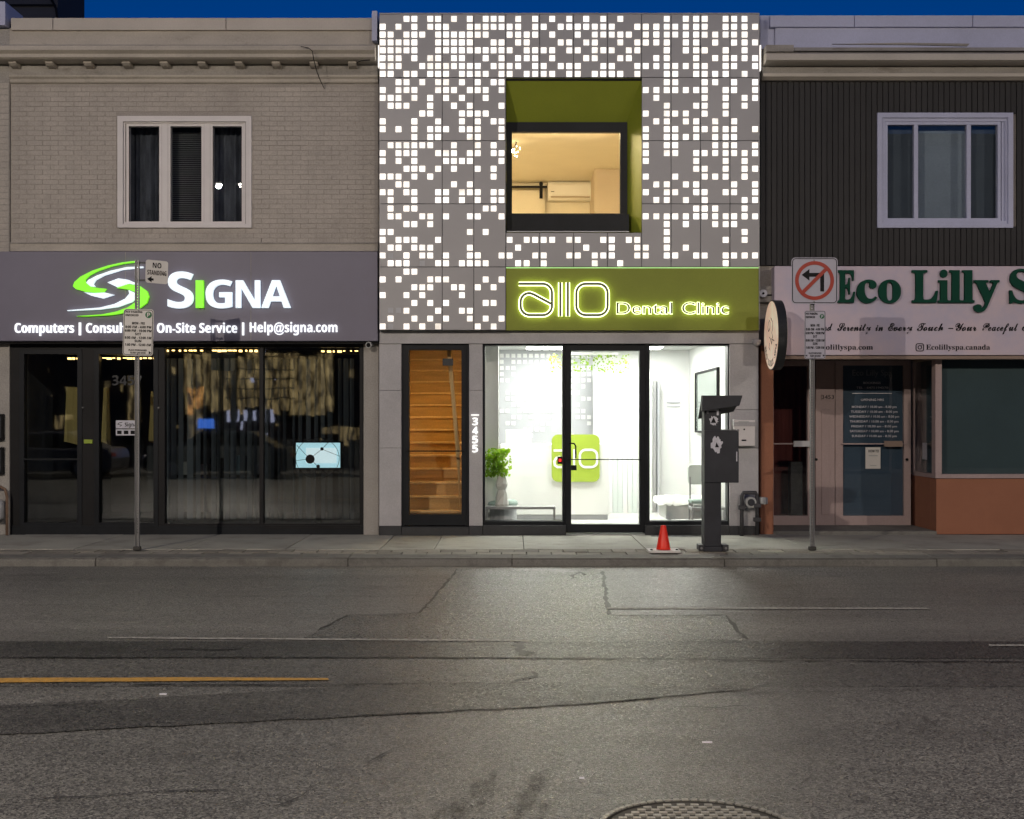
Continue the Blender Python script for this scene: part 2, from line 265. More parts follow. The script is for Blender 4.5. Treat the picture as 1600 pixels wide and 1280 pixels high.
class MB:
    def __init__(s): s.v = []; s.f = []
    def add(s, vs, fs):
        n = len(s.v); s.v += [tuple(v) for v in vs]; s.f += [tuple(i+n for i in f) for f in fs]; return s
    def box(s, x0, x1, y0, y1, z0, z1):
        if x0 > x1: x0, x1 = x1, x0
        if y0 > y1: y0, y1 = y1, y0
        if z0 > z1: z0, z1 = z1, z0
        return s.add([(x0, y0, z0), (x1, y0, z0), (x1, y1, z0), (x0, y1, z0), (x0, y0, z1), (x1, y0, z1), (x1, y1, z1), (x0, y1, z1)],
                     [(3, 2, 1, 0), (4, 5, 6, 7), (0, 1, 5, 4), (1, 2, 6, 5), (2, 3, 7, 6), (3, 0, 4, 7)])
    def pbox(s, a, b, c, d, yf, yb):
        """box whose front face fills photo rectangle x a..b, y c..d at depth yf"""
        return s.box(X(a, yf), X(b, yf), yf, yb, Z(d, yf), Z(c, yf))
    def room(s, x0, x1, y0, y1, z0, z1, skip=('front',)):
        vs = [(x0, y0, z0), (x1, y0, z0), (x1, y1, z0), (x0, y1, z0), (x0, y0, z1), (x1, y0, z1), (x1, y1, z1), (x0, y1, z1)]
        fs = {'floor': (0, 1, 2, 3), 'ceil': (7, 6, 5, 4), 'front': (4, 5, 1, 0), 'right': (5, 6, 2, 1), 'back': (6, 7, 3, 2), 'left': (7, 4, 0, 3)}
        return s.add(vs, [f for k, f in fs.items() if k not in skip])
    def prism(s, pts, y0, y1):
        """polygon in x,z extruded from y0 (front) to y1"""
        a = sum(pts[i][0]*pts[(i+1) % len(pts)][1]-pts[(i+1) % len(pts)][0]*pts[i][1] for i in range(len(pts)))
        if a < 0: pts = pts[::-1]
        n = len(pts)
        return s.add([(p[0], y0, p[1]) for p in pts]+[(p[0], y1, p[1]) for p in pts],
                     [tuple(range(n)), tuple(range(2*n-1, n-1, -1))]+[(i, n+i, n+(i+1) % n, (i+1) % n) for i in range(n)])
    def profile_x(s, pts, x0, x1):
        """polygon in y,z extruded along x"""
        a = sum(pts[i][0]*pts[(i+1) % len(pts)][1]-pts[(i+1) % len(pts)][0]*pts[i][1] for i in range(len(pts)))
        if a < 0: pts = pts[::-1]
        n = len(pts)
        return s.add([(x1, p[0], p[1]) for p in pts]+[(x0, p[0], p[1]) for p in pts],
                     [tuple(range(n)), tuple(range(2*n-1, n-1, -1))]+[(i, n+i, n+(i+1) % n, (i+1) % n) for i in range(n)])
    def sheet(s, pts, z):
        a = sum(pts[i][0]*pts[(i+1) % len(pts)][1]-pts[(i+1) % len(pts)][0]*pts[i][1] for i in range(len(pts)))
        if a < 0: pts = pts[::-1]
        return s.add([(p[0], p[1], z) for p in pts], [tuple(range(len(pts)))])
    def tube(s, pts, r, n=8, caps=True):
        pts = [Vector(p) for p in pts]; rings = []; up = None
        rs = r if isinstance(r, (list, tuple)) else [r]*len(pts)
        for i, p in enumerate(pts):
            d = (pts[min(i+1, len(pts)-1)]-pts[max(i-1, 0)]).normalized()
            if up is None or abs(d.dot(up)) > 0.99:
                up = Vector((0, 0, 1)) if abs(d.z) < 0.9 else Vector((1, 0, 0))
            a = d.cross(up).normalized(); b = a.cross(d).normalized(); up = b
            rings.append([p+(a*math.cos(2*math.pi*k/n)+b*math.sin(2*math.pi*k/n))*rs[i] for k in range(n)])
        vs = [v for q in rings for v in q]; fs = []
        for i in range(len(pts)-1):
            for k in range(n): fs.append((i*n+k, i*n+(k+1) % n, (i+1)*n+(k+1) % n, (i+1)*n+k))
        if caps: fs += [tuple(range(n-1, -1, -1)), tuple(range((len(pts)-1)*n, len(pts)*n))]
        return s.add(vs, fs)
    def lathe(s, prof, cx, cy, n=24, z0=0, twist=0):
        vs = []; fs = []
        for j, (r, z) in enumerate(prof):
            for k in range(n):
                a = 2*math.pi*(k+twist*(j % 2))/n; vs.append((cx+r*math.cos(a), cy+r*math.sin(a), z0+z))
        m = len(prof)
        for j in range(m-1):
            for k in range(n): fs.append((j*n+k, j*n+(k+1) % n, (j+1)*n+(k+1) % n, (j+1)*n+k))
        fs += [tuple(range(n-1, -1, -1)), tuple(range((m-1)*n, m*n))]
        return s.add(vs, fs)
    def plate(s, xs, zs, hole, y0, y1):
        """plate in x,z made of a grid of cells; cells where hole(i,j) is true stay open through the thickness"""
        nx, nz = len(xs)-1, len(zs)-1
        idx = {}
        def V(i, j, b):
            if (i, j, b) not in idx:
                idx[(i, j, b)] = len(s.v); s.v.append((xs[i], y1 if b else y0, zs[j]))
            return idx[(i, j, b)]
        solid = lambda i, j: 0 <= i < nx and 0 <= j < nz and not hole(i, j)
        for i in range(nx):
            for j in range(nz):
                if not solid(i, j): continue
                s.f.append((V(i, j, 0), V(i+1, j, 0), V(i+1, j+1, 0), V(i, j+1, 0)))
                s.f.append((V(i, j+1, 1), V(i+1, j+1, 1), V(i+1, j, 1), V(i, j, 1)))
                if not solid(i-1, j): s.f.append((V(i, j, 0), V(i, j+1, 0), V(i, j+1, 1), V(i, j, 1)))
                if not solid(i+1, j): s.f.append((V(i+1, j, 0), V(i+1, j, 1), V(i+1, j+1, 1), V(i+1, j+1, 0)))
                if not solid(i, j-1): s.f.append((V(i, j, 0), V(i, j, 1), V(i+1, j, 1), V(i+1, j, 0)))
                if not solid(i, j+1): s.f.append((V(i, j+1, 0), V(i+1, j+1, 0), V(i+1, j+1, 1), V(i, j+1, 1)))
        return s
    def wall(s, x0, x1, z0, z1, holes, y0, y1):
        xs = sorted(set([x0, x1]+[h[0] for h in holes]+[h[1] for h in holes]))
        zs = sorted(set([z0, z1]+[h[2] for h in holes]+[h[3] for h in holes]))
        xs = [x for x in xs if x0 <= x <= x1]; zs = [z for z in zs if z0 <= z <= z1]
        def hole(i, j):
            cx, cz = (xs[i]+xs[i+1])/2, (zs[j]+zs[j+1])/2
            return any(h[0] < cx < h[1] and h[2] < cz < h[3] for h in holes)
        return s.plate(xs, zs, hole, y0, y1)
    def frame(s, a, b, c, d, t, yf, yb, tb=None):
        """picture-frame ring, photo rect outer a..b c..d, t = bar width in photo px"""
        tb = t if tb is None else tb
        return s.wall(X(a, yf), X(b, yf), Z(d, yf), Z(c, yf), [(X(a+t, yf), X(b-t, yf), Z(d-tb, yf), Z(c+t, yf))], yf, yb)
    def mesh(s, name, mat, smooth=False, recenter=True):
        me = bpy.data.meshes.new(name); loc = (0, 0, 0)
        if recenter and s.v:
            xs, ys, zs = zip(*s.v); loc = ((min(xs)+max(xs))/2, (min(ys)+max(ys))/2, min(zs))
        me.from_pydata([(v[0]-loc[0], v[1]-loc[1], v[2]-loc[2]) for v in s.v], [], s.f)
        me.materials.append(M[mat] if isinstance(mat, str) else mat)
        if smooth:
            me.polygons.foreach_set('use_smooth', [True]*len(me.polygons))
        me.update(); return me, loc
    def build(s, name, mat, parent=None, label=None, cat=None, group=None, kind=None, bevel=0, smooth=False):
        me, loc = s.mesh(name, mat, smooth)
        o = link(name, me, parent, loc)
        if bevel:
            bm = o.modifiers.new('bevel', 'BEVEL'); bm.width = bevel; bm.segments = 2; bm.limit_method = 'ANGLE'
        return tag(o, label, cat, group, kind)

# ---- lettering -----------------------------------------------------
ALPH = {'sans': (0x1D5D4, 0x1D5EE, 0x1D7EC), 'serif': (0x1D400, 0x1D41A, 0x1D7CE), 'script': (0x1D4D0, 0x1D4EA, None), 'ital': (0x1D468, 0x1D482, None)}
def conv(t, st):
    if st not in ALPH: return t
    a, b, d = ALPH[st]; out = ''
    for c in t:
        if 'A' <= c <= 'Z': out += chr(a+ord(c)-65)
        elif 'a' <= c <= 'z': out += chr(b+ord(c)-97)
        elif c.isdigit() and d: out += chr(d+int(c))
        else: out += c
    return out
def raw_text(t, st, off=0, res=3):
    cu = bpy.data.curves.new('lettering', 'FONT'); cu.body = conv(t, st); cu.offset = off; cu.resolution_u = res; cu.extrude = 0.5
    ob = bpy.data.objects.new('lettering', cu); me = ob.to_mesh()
    vs = [tuple(v.co) for v in me.vertices]; fs = [tuple(p.vertices) for p in me.polygons]
    ob.to_mesh_clear(); bpy.data.objects.remove(ob); bpy.data.curves.remove(cu)
    return vs, fs
CAP = {}
def text(mb, t, st, x0, x1, zb, cap, yf, depth=0.004, off=0, res=3, shear=0):
    """lettering with baseline zb, capital height cap, spanning x0..x1 (x1 None: natural width)"""
    if st not in CAP:
        v, _ = raw_text('H', st); CAP[st] = max(p[1] for p in v)-min(p[1] for p in v)
    vs, fs = raw_text(t, st, off, res)
    if not vs: return mb
    k = cap/CAP[st]; a = min(p[0] for p in vs); b = max(p[0] for p in vs)
    kx = k if x1 is None else (x1-x0)/(b-a)
    return mb.add([(x0+(p[0]-a)*kx+p[1]*k*shear, yf+(0.5-p[2])*depth, zb+p[1]*k) for p in vs], fs)
def ptext(mb, t, st, a, b, pyb, caph, yf, **kw):
    return text(mb, t, st, X(a, yf), None if b is None else X(b, yf), Z(pyb, yf), caph/S(yf), yf, **kw)
def stroke(mb, pts, w, y0, y1, closed=False):
    """ribbon of width w along a polyline in x,z, extruded y0..y1"""
    P = [Vector(p) for p in pts]; n = len(P); L = []; Rr = []
    for i in range(n):
        a = P[i-1] if (i > 0 or closed) else P[i]; b = P[(i+1) % n] if (i < n-1 or closed) else P[i]
        d1 = (P[i]-a); d2 = (b-P[i])
        d1 = d1.normalized() if d1.length > 1e-9 else d2.normalized(); d2 = d2.normalized() if d2.length > 1e-9 else d1
        t = (d1+d2).normalized(); nn = Vector((-t.y, t.x)); c = max(0.5, nn.dot(Vector((-d1.y, d1.x))))
        L.append(P[i]+nn*w/2/c); Rr.append(P[i]-nn*w/2/c)
    k = n if closed else n-1
    base = len(mb.v)
    for i in range(n):
        for q, y in ((L[i], y0), (Rr[i], y0), (L[i], y1), (Rr[i], y1)): mb.v.append((q.x, y, q.y))
    for i in range(k):
        a = base+i*4; b = base+((i+1) % n)*4
        mb.f += [(a+1, b+1, b, a), (a+2, b+2, b+3, a+3), (a, b, b+2, a+2), (a+3, b+3, b+1, a+1)]
    if not closed:
        a = base; b = base+(n-1)*4
        mb.f += [(a, a+2, a+3, a+1), (b+1, b+3, b+2, b)]
    return mb
def arc(cx, cz, r, a0, a1, n=8):
    return [(cx+r*math.cos(R(a0+(a1-a0)*i/n)), cz+r*math.sin(R(a0+(a1-a0)*i/n))) for i in range(n+1)]

# ================================================================== SETTING
g = MB().sheet([(-400, -400), (400, -400), (400, 400), (-400, 400)], -0.14)
g.build('ground', 'joint', kind='structure')
road = MB().sheet([(-60, -21.2), (60, -21.2), (60, -3.1), (-60, -3.1)], -0.104).build('road', 'road', kind='structure')
def ragged(pts, amp=0.012, step=0.12):
    out = []
    for i in range(len(pts)):
        a = Vector(pts[i]); b = Vector(pts[(i+1) % len(pts)]); n = max(1, min(60, int((b-a).length/step)))
        for k in range(n):
            q = a.lerp(b, k/n); j = amp if k else 0
            out.append((q.x+random.uniform(-j, j), q.y+random.uniform(-j, j)))
    return out
def gp(pts, z=-0.1): return [G(a, b, z) for a, b in pts]
ln = [(-60, GY(1003)), (60, GY(1003)), (60, -3.105), (-60, -3.105)]
MB().sheet(ln, -0.102).build('lane_surface', 'lane', road)
MB().sheet([(-60, GY(1028)), (60, GY(1029)), (60, GY(1003)+.01), (-60, GY(1002)+.01)], -0.100).build('trench_strip', 'strip', road)
MB().sheet([(-60, GY(1071)), (60, GY(1073)), (60, GY(1029)-.01), (-60, GY(1028)-.01)], -0.102).build('lane_strip', 'mid', road)
sw = gp([(-700, 1138), (0, 1102), (250, 1090), (540, 1074), (840, 1070)]) + gp([(1180, 1076), (900, 1101), (560, 1119), (300, 1133), (0, 1148), (-700, 1190)])
MB().sheet(ragged(sw, 0.02, 0.12), -0.098).build('asphalt_patch', 'mid2', road)
pt = gp([(716, 889), (700, 905), (672, 940), (655, 957), (600, 961), (542, 962), (520, 972), (497, 985), (470, 1000), (830, 1004), (1168, 1001), (1152, 985), (1135, 962), (1040, 961), (951, 961), (947, 930), (942, 895)])
MB().sheet(ragged(pt, 0.008, 0.15), -0.099).build('asphalt_patch', 'patch', road)
def crack(pts, w=0.02, z=-0.0962, mat='tar', amp=0.012, name='crack'):
    P = [Vector(G(a, b)) for a, b in pts]; Q = []
    for i in range(len(P)-1):
        n = max(2, int((P[i+1]-P[i]).length/0.1)); n = min(n, 90)
        for k in range(n): Q.append(P[i].lerp(P[i+1], k/n))
    Q.append(P[-1]); L = []; Rr = []
    for i, q in enumerate(Q):
        d = (Q[min(i+1, len(Q)-1)]-Q[max(i-1, 0)]).normalized(); nn = Vector((-d.y, d.x)); q = q+nn*random.uniform(-amp, amp)
        ww = w*random.uniform(0.25, 1.2)*(0.25 if i in (0, len(Q)-1) else 1)
        L.append(q+nn*ww/2); Rr.append(q-nn*ww/2)
    mb = MB()
    for i in range(len(Q)-1):
        mb.add([(*Rr[i], z), (*Rr[i+1], z), (*L[i+1], z), (*L[i], z)], [(0, 1, 2, 3)])
    return mb.build(name, mat, road)
crack([(716, 889), (672, 940), (655, 958), (542, 962), (497, 985)], 0.03)
crack([(942, 893), (946, 925), (951, 962)], 0.05)
crack([(951, 962), (1135, 962), (1152, 985), (1167, 1000)], 0.05)
crack([(-200, 1028), (400, 1027.5), (800, 1028), (1200, 1033), (1800, 1036)], 0.035)
crack([(200, 1070), (500, 1071), (560, 1069), (840, 1068)], 0.025)
crack([(560, 1118), (760, 1110), (900, 1101), (1100, 1084)], 0.016)
crack([(1100, 1084), (1350, 1080), (1600, 1073)], 0.010)
crack([(810, 1000), (815, 1012), (822, 1025)], 0.11, amp=0.05)
crack([(800, 1068), (840, 1056), (830, 1050)], 0.05, amp=0.04)
crack([(890, 905), (905, 893), (912, 900)], 0.06, amp=0.05)
crack([(240, 1016), (380, 1015)], 0.05, amp=0.03)
crack([(-50, 1110), (180, 1098)], 0.012)
crack([(40, 1250), (280, 1236), (400, 1234)], 0.012)
crack([(430, 1262), (470, 1245), (505, 1222)], 0.014)
crack([(575, 1193), (610, 1172), (640, 1162)], 0.014)
crack([(590, 1220), (650, 1212)], 0.012)
crack([(800, 930), (700, 932), (300, 932)], 0.012)
crack([(960, 935), (1250, 935), (1420, 936)], 0.012)
crack([(1045, 1105), (1120, 1106), (1185, 1102)], 0.014)
for a in (([(680, 1290), (725, 1252), (772, 1203)], 0.10), ([(715, 1290), (745, 1255), (775, 1215)], 0.07), ([(795, 1290), (825, 1242), (852, 1203)], 0.09), ([(840, 1288), (850, 1250)], 0.05), ([(1385, 1090), (1440, 1120), (1478, 1141)], 0.035),
          ([(1530, 1135), (1570, 1160), (1575, 1165)], 0.035), ([(1575, 1165), (1555, 1200)], 0.02), ([(1245, 1232), (1262, 1216), (1285, 1214)], 0.03), ([(1340, 1210), (1400, 1212)], 0.015)):
    crack(a[0], a[1], -0.0968, 'skid', 0.02, 'tyre_scuff')
# lane markings
def marking(pts, mat): return MB().sheet(ragged(gp(pts), 0.006, 0.2), -0.0955).build('lane_marking', mat, road)
marking([(948, 949.6), (1452, 950.5), (1453, 952.6), (949, 951.9)], 'wline')
marking([(168, 996.3), (800, 1000.5), (828, 1001), (828, 1003.3), (800, 1002.8), (168, 998.2)], 'wline')
marking([(1545, 1008), (1900, 1008.5), (1900, 1011), (1545, 1010)], 'wline')
marking([(-500, 1063), (0, 1060.5), (300, 1059.2), (512, 1060.5), (514, 1063.5), (300, 1065), (0, 1067.5), (-500, 1070)], 'yline')
for a, b, w_, h_ in ((1097, 1159, 16, .9), (905, 1215, 8, .9), (250, 1084, 10, .7)):
    x0, y0 = G(a, b); x1, y1 = G(a+w_, b+h_); MB().box(x0, x1, y1, y0, -0.104, -0.0965).build('litter_scrap', 'sticker', road)

# kerb, sidewalk
KY = -3.1
kerb = MB().box(-45, 45, KY+0.02, KY+0.38, -0.14, -0.012).build('kerb', 'joint', kind='structure')
ed = [-9.7, -7.3, -4.9, -1.93, 0.0, 2.5, 5.0, 7.6, 10.2]
for i in range(len(ed)-1):
    a, b = ed[i]+.004, ed[i+1]-.004; dz = random.uniform(-.006, .004)
    MB().profile_x([(KY+random.uniform(-.012, .01), -.13), (KY+.39, -.13), (KY+.39, .0+dz), (KY+.035, -.004+dz), (KY+.008, -.03+dz)], a, b).build('kerb_stone', 'kerb', kerb, bevel=0.008)
MB().profile_x([(KY, -.13), (KY+.39, -.13), (KY+.39, 0), (KY+.035, 0), (KY+.008, -.03)], -45, -9.71).build('kerb_run', 'kerb', kerb)
MB().profile_x([(KY, -.13), (KY+.39, -.13), (KY+.39, 0), (KY+.035, 0), (KY+.008, -.03)], 10.21, 45).build('kerb_run', 'kerb', kerb)
walk = MB().box(-45, 45, -2.715, 1.6, -0.13, -0.022).build('sidewalk', 'joint', kind='structure')
sx = [-9.7, -8.2, -6.9, -5.5, -4.15, -2.85, -1.66, -0.98, 0.15, 1.68, 2.62, 3.75, 5.1, 6.5, 8.0, 9.6]
for i in range(len(sx)-1):
    a, b = sx[i]+.005, sx[i+1]-.005
    MB().box(a, b, -2.09, -0.02, -0.03, random.uniform(-.004, .003)).build('concrete_slab', 'conc', walk, bevel=0.006)
MB().box(-45, -9.71, -2.09, -0.02, -0.03, 0).build('slab_run', 'conc', walk); MB().box(9.61, 45, -2.09, -0.02, -0.03, 0).build('slab_run', 'conc', walk)
pv, _ = MB().box(-.143, .143, -.141, .141, -.04, 0).mesh('paver', 'paver', recenter=False)
n = 0
for row in range(2):
    x = -9.55+row*0.15
    while x < 9.6:
        o = link('paver', pv, walk, (x, -2.255-row*0.305, random.uniform(-.012, .001)), (random.uniform(-.01, .01), random.uniform(-.012, .012), random.uniform(-.015, .015)))
        x += 0.304; n += 1
MB().box(-45, -9.75, -2.71, -2.1, -0.04, -.004).build('paver_run', 'paver', walk); MB().box(9.75, 45, -2.71, -2.1, -0.04, -.004).build('paver_run', 'paver', walk)
MB().sheet([(X(1017, -.35), -.42), (X(1110, -.35), -.42), (X(1110, -.1), -.1), (X(1017, -.1), -.1)], .007).build('asphalt_repair', 'strip', walk)
# opposite sidewalk
MB().box(-45, 45, -26, -21.2, -0.14, 0.0).build('opposite_sidewalk', 'kerb', kind='structure')

# ================================================================== BEIGE BRICK BUILDING (left)
LB = thing('brick_building', 'beige painted brick building with bracketed cornice above the computer shop', 'building', (X(300), 0, 0))
xl, xr = X(17), X(592)
win = (X(183), X(393), Z(356), Z(181))
shop = (X(17), X(568), 0.0, Z(533))
w = MB().wall(xl, xr-.004, 0, Z(30), [win, shop], 0.0, 0.3).build('wall', 'mortar', LB)
# bricks: individual pieces, the rest of the field joined
zc0, zc1 = Z(380), Z(133); ch, bl = 0.0692, 0.222
br_full, _ = MB().box(-bl/2+.005, bl/2-.005, -.007, .02, .004, ch-.004).mesh('brick', 'brick', recenter=False)
rest = MB(); nb = 0; placed = []
row = 0; z = zc0
while z+ch < zc1+.01:
    x = xl+.01-(bl/2 if row % 2 else 0)
    while x < xr-.02:
        a, b = max(x, xl+.004), min(x+bl, xr-.01)
        segs = [(a, b)]
        if z+ch > win[2]+.002 and z < win[3]-.002:
            segs = []
            if a < win[0]-.03: segs.append((a, min(b, win[0]-.002)))
            if b > win[1]+.03: segs.append((max(a, win[1]+.002), b))
        for a2, b2 in segs:
            if b2-a2 > bl*0.98: placed.append((a2+bl/2, z))
            elif b2-a2 > .03: rest.box(a2+.005, b2-.005, -.006, .02, z+.004, z+ch-.004)
        x += bl
    z += ch; row += 1
random.shuffle(placed)
placed.sort(key=lambda p: -p[1])
step = max(1, len(placed)/300.0)
keep = set(int(i*step) for i in range(300))
for i, (x, z) in enumerate(placed):
    y = random.uniform(-.0015, .0025)
    if i in keep: link('brick', br_full, LB, (x, y, z))
    else: rest.box(x-bl/2+.005, x+bl/2-.005, y-.006, .02, z+.004, z+ch-.004)
rest.build('brickwork', 'brick', LB, kind='stuff')
# sill course and lead strip
MB().box(xl, xr-.01, -.03, .05, Z(393), Z(380)).build('ledge', 'trim', LB, bevel=.004)
MB().box(xl, xr-.01, -.045, .0, Z(381.5), Z(379)).build('drip_strip', 'grime', LB)
MB().pbox(166, 408, 372, 379, -.022, .03).build('rowlock_sill', 'brick', LB, bevel=.004)
# window
wf = MB().frame(183, 393, 181, 356, 9, -.035, .08, tb=6).build('window', 'vinyl', LB, bevel=.004)
MB().frame(191.5, 384, 189, 351, 4, .0, .09).build('frame', 'vinyl', wf)
for a, b in ((197, 253), (262, 319), (328, 382)):
    MB().frame(a, b, 193, 350, 5, .02, .1, tb=4.5).build('sash', 'vinyl', wf, bevel=.004)
    MB().pbox(a+4.6, b-4.6, 197.5, 346, .06, .066).build('pane', 'g_win', wf)
for a, b in ((197, 253), (262, 319), (328, 382)):
    MB().frame(a-.6, b+.6, 192.4, 350.6, .9, .017, .03).build('groove_shade', 'grime', wf)  # thin dark strips paint the shade of the sash and frame grooves
    MB().frame(a+4.4, b-4.4, 197.4, 346.1, .8, .017, .03).build('groove_shade', 'ink', wf)
MB().frame(191, 384.5, 188.4, 351.6, 1.0, -.003, .01).build('groove_shade', 'grime', wf)
for a in (257.5, 323.5): MB().pbox(a-4.5, a+4.5, 192, 351, .012, .08).build('mullion', 'vinyl', wf)
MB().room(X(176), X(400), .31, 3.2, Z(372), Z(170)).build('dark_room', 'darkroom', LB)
for a, b, mt in ((196, 252, 'addednet'), (328, 384, 'addednet')):
    cu = MB(); n_ = 14
    xs_ = [X(a, .3)+(X(b, .3)-X(a, .3))*k/n_ for k in range(n_+1)]
    pts_ = [(x_, .34+(.025 if k % 2 else -.015)+random.uniform(-.01, .01)) for k, x_ in enumerate(xs_)]
    for k in range(n_): cu.add([(*pts_[k], Z(352)), (*pts_[k+1], Z(352)), (*pts_[k+1], Z(190)), (*pts_[k], Z(190))], [(0, 1, 2, 3)])
    cu.build('curtain', mt, LB)  # added folds stand in for the dim tree reflection in the side panes
for i in range(42):
    zz = Z(344, .3)+i*.0305
    bb = MB().box(X(264, .3), X(318, .3), .26, .28, zz, zz+.004)
    if i == 0: slat_me, sl = bb.mesh('blind_slat', 'blind')
    link('blind_slat', slat_me, LB, (sl[0], sl[1], sl[2]+i*.0305), (R(35), 0, 0))
# cornice: parapet, coping, moulded shelf, soffit, brackets
MB().box(xl, xr-.004, -.05, .12, Z(72.5), Z(46)).build('parapet', 'trim', LB)
for a, b in ((17, 82), (82.7, 352.6), (353.4, 583)):
    MB().pbox(a, b, 28, 47, -.10, .35).build('coping', 'coping', LB, bevel=.006)
MB().box(X(583.5), xr-.004, -.2, .35, Z(70), Z(24)).build('end_flashing', 'lav', LB)
MB().profile_x([(.1, Z(71)), (-.06, Z(72)), (-.30, Z(80)), (-.36, Z(83)), (-.36, Z(87)), (-.40, Z(88.5)), (-.40, Z(91)), (-.34, Z(95)), (-.34, Z(100)), (-.30, Z(102)), (.1, Z(102))], xl-.3, xr-.02).build('cornice', 'trim', LB)
MB().box(xl, xr-.01, -.05, .1, Z(119), Z(102.2)).build('frieze', 'grime', LB)
MB().profile_x([(.05, Z(119.2)), (-.07, Z(119.2)), (-.07, Z(122)), (-.04, Z(125)), (-.04, Z(129)), (-.02, Z(131)), (.05, Z(131))], xl, xr-.01).build('bed_mould', 'trim', LB)
bk, bkl = MB().profile_x([(-.05, Z(103)), (-.22, Z(103)), (-.22, Z(105)), (-.17, Z(108)), (-.05, Z(110))], -.055, .055).mesh('bracket', 'trim')
for px in (20, 77, 137, 197, 256, 315, 373, 431, 490, 550): link('bracket', bk, LB, (X(px, -.2), bkl[1], bkl[2]))
# storefront piers and dark frame
MB().pbox(568, 592, 531, 836, -.05, .3).build('pier', 'beigepier', LB, bevel=.005)
SF = MB().wall(X(17), X(568), 0, Z(531), [(X(38), X(125.5), Z(817), Z(552)), (X(155), X(243.5), Z(817), Z(552)), (X(258), X(405.5), Z(818), Z(543)), (X(412), X(562), Z(818), Z(543))], -.02, .1).build('shop_front', 'bronze', LB, bevel=.004)
for a, b, c, d in ((38, 125.5, 552, 817), (155, 243.5, 552, 817), (258, 405.5, 543, 818), (412, 562, 543, 818)):
    MB().pbox(a-1, b+1, c-1, d+1, .04, .048).build('pane', 'g_shop', SF)
for a, b in ((30, 128), (147, 247)):
    MB().frame(a, b, 546, 824, 7.5, -.035, .02, tb=7).build('door_frame', 'black', SF, bevel=.003)
MB().pbox(131, 144, 687, 693, -.05, -.02).build('lock_plate', 'lime', SF)
MB().pbox(36, 126, 716.5, 719, -.045, -.03).build('push_bar', 'black', SF)
for a, b in ((129, 637), (247.5, 637)): MB().pbox(a-1, a+1.2, b-1.2, b+1, -.045, -.02).build('hinge_pin', 'steel', SF)
MB().pbox(17, 568, 822, 836, -.04, .0).build('base_rail', 'black', SF)
MB().pbox(413, 563, 821, 827, -.05, -.03).build('kick_strip', 'bronze', SF)
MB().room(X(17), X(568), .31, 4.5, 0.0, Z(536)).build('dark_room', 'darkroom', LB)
MB().box(X(10), X(575), 4.6, 8, 0, Z(34)).build('rear_block', 'mortar', LB)
MB().box(xl, xr-.01, .3, 8, Z(40)-.1, Z(40)).build('roof', 'grime', LB)
# loose cable on the cornice
pts = [(470, 73, -.42), (482, 75, -.44), (488, 80, -.45), (490, 92, -.45), (495, 112, -.42), (501, 127, -.12), (507, 139, -.05)]
MB().tube([(X(a, y), y, Z(b, y)) for a, b, y in pts], .006, 6).build('cable', 'ink', label='thin black cable drooping over the beige cornice', cat='cable')
MB().tube([(X(a, -.42), -.42, Z(b, -.42)) for a, b in ((578, 94), (564, 95), (558, 98), (558, 103))], .006, 6).build('cable', 'ink', label='short black cable end near the cornice corner by the lit screen', cat='cable')

# neighbour at the left edge of the frame
NB = thing('side_building', 'beige pilaster and wall of the next building at the far left edge', 'building', (X(-80), 0, 0))
MB().box(-13, X(17)-.003, -.045, .3, 0, Z(47)).build('wall', 'beigepier', NB)
MB().box(-13, X(15), -.16, .5, Z(45), Z(8)).build('parapet_pier', 'lav', NB, bevel=.006)
MB().profile_x([(.1, Z(85)), (-.36, Z(87)), (-.40, Z(89)), (-.40, Z(92)), (-.32, Z(102)), (-.05, Z(110)), (.1, Z(110))], -13, xl-.305).build('cornice', 'trim', NB)
for k in range(30):
    zz = Z(131)-k*.0692*1.25
    MB().box(X(-60), X(15.5), -.052, -.04, zz-.08, zz-.006).build('brick', 'brick', NB)
MB().box(-13, X(17)-.003, .3, 8, Z(60)-.1, Z(60)).build('roof', 'grime', NB)
for k, (c, d) in enumerate(((647, 688), (699, 741))):
    b_ = thing('meter_box', ('upper' if k == 0 else 'lower')+' small black wall box on the pale pilaster at the left edge', 'box', (X(-8), -.06, Z(d)), 'black boxes at the left edge')
    MB().pbox(-22, 4, c, d, -.13, -.054).build('case', 'ink', b_, bevel=.005)
    MB().pbox(-18, 1, c+4, d-4, -.14, -.128).build('cover', 'pay', b_, bevel=.003)
gm = thing('gas_meter', 'rusty old gas meter with bent pipes at the left edge of the shop', 'gas meter', (X(0), -.2, 0))
MB().tube([(X(11, -.15), -.15, .0), (X(11, -.15), -.15, Z(775)), (X(8, -.15), -.15, Z(764)), (X(1, -.15), -.15, Z(760)), (X(-14, -.15), -.15, Z(760))], .022, 8).build('pipe', 'rust', gm, smooth=True)
MB().lathe([(.0, 0), (.09, 0), (.1, .03), (.1, .22), (.08, .27), (0, .27)], X(-4, -.16), -.16, 16, Z(810)).build('body', 'greymetal', gm, smooth=True)

# far dark block behind the left building
FB = thing('far_building', 'dark plain block rising behind the beige building under the sky', 'building', (X(40, 14), 14, 0))
MB().box(X(-260, 14), X(132, 16), 14, 16, 0, 14).build('wall', 'darkbldg', FB)
for k in range(3): MB().box(X(-150, 13.95), X(132, 16)-.05, 13.94, 14, Z(9-k*40, 14)-.02, Z(9-k*40, 14)+.02).build('siding_seam', 'ink', FB)
MB().tube([(X(78, 13.9), 13.9, Z(-5, 13.9)), (X(88, 13.9), 13.9, Z(14, 13.9)), (X(91, 13.9), 13.9, Z(40, 13.9))], .03, 6).build('drain_pipe', 'ink', FB)

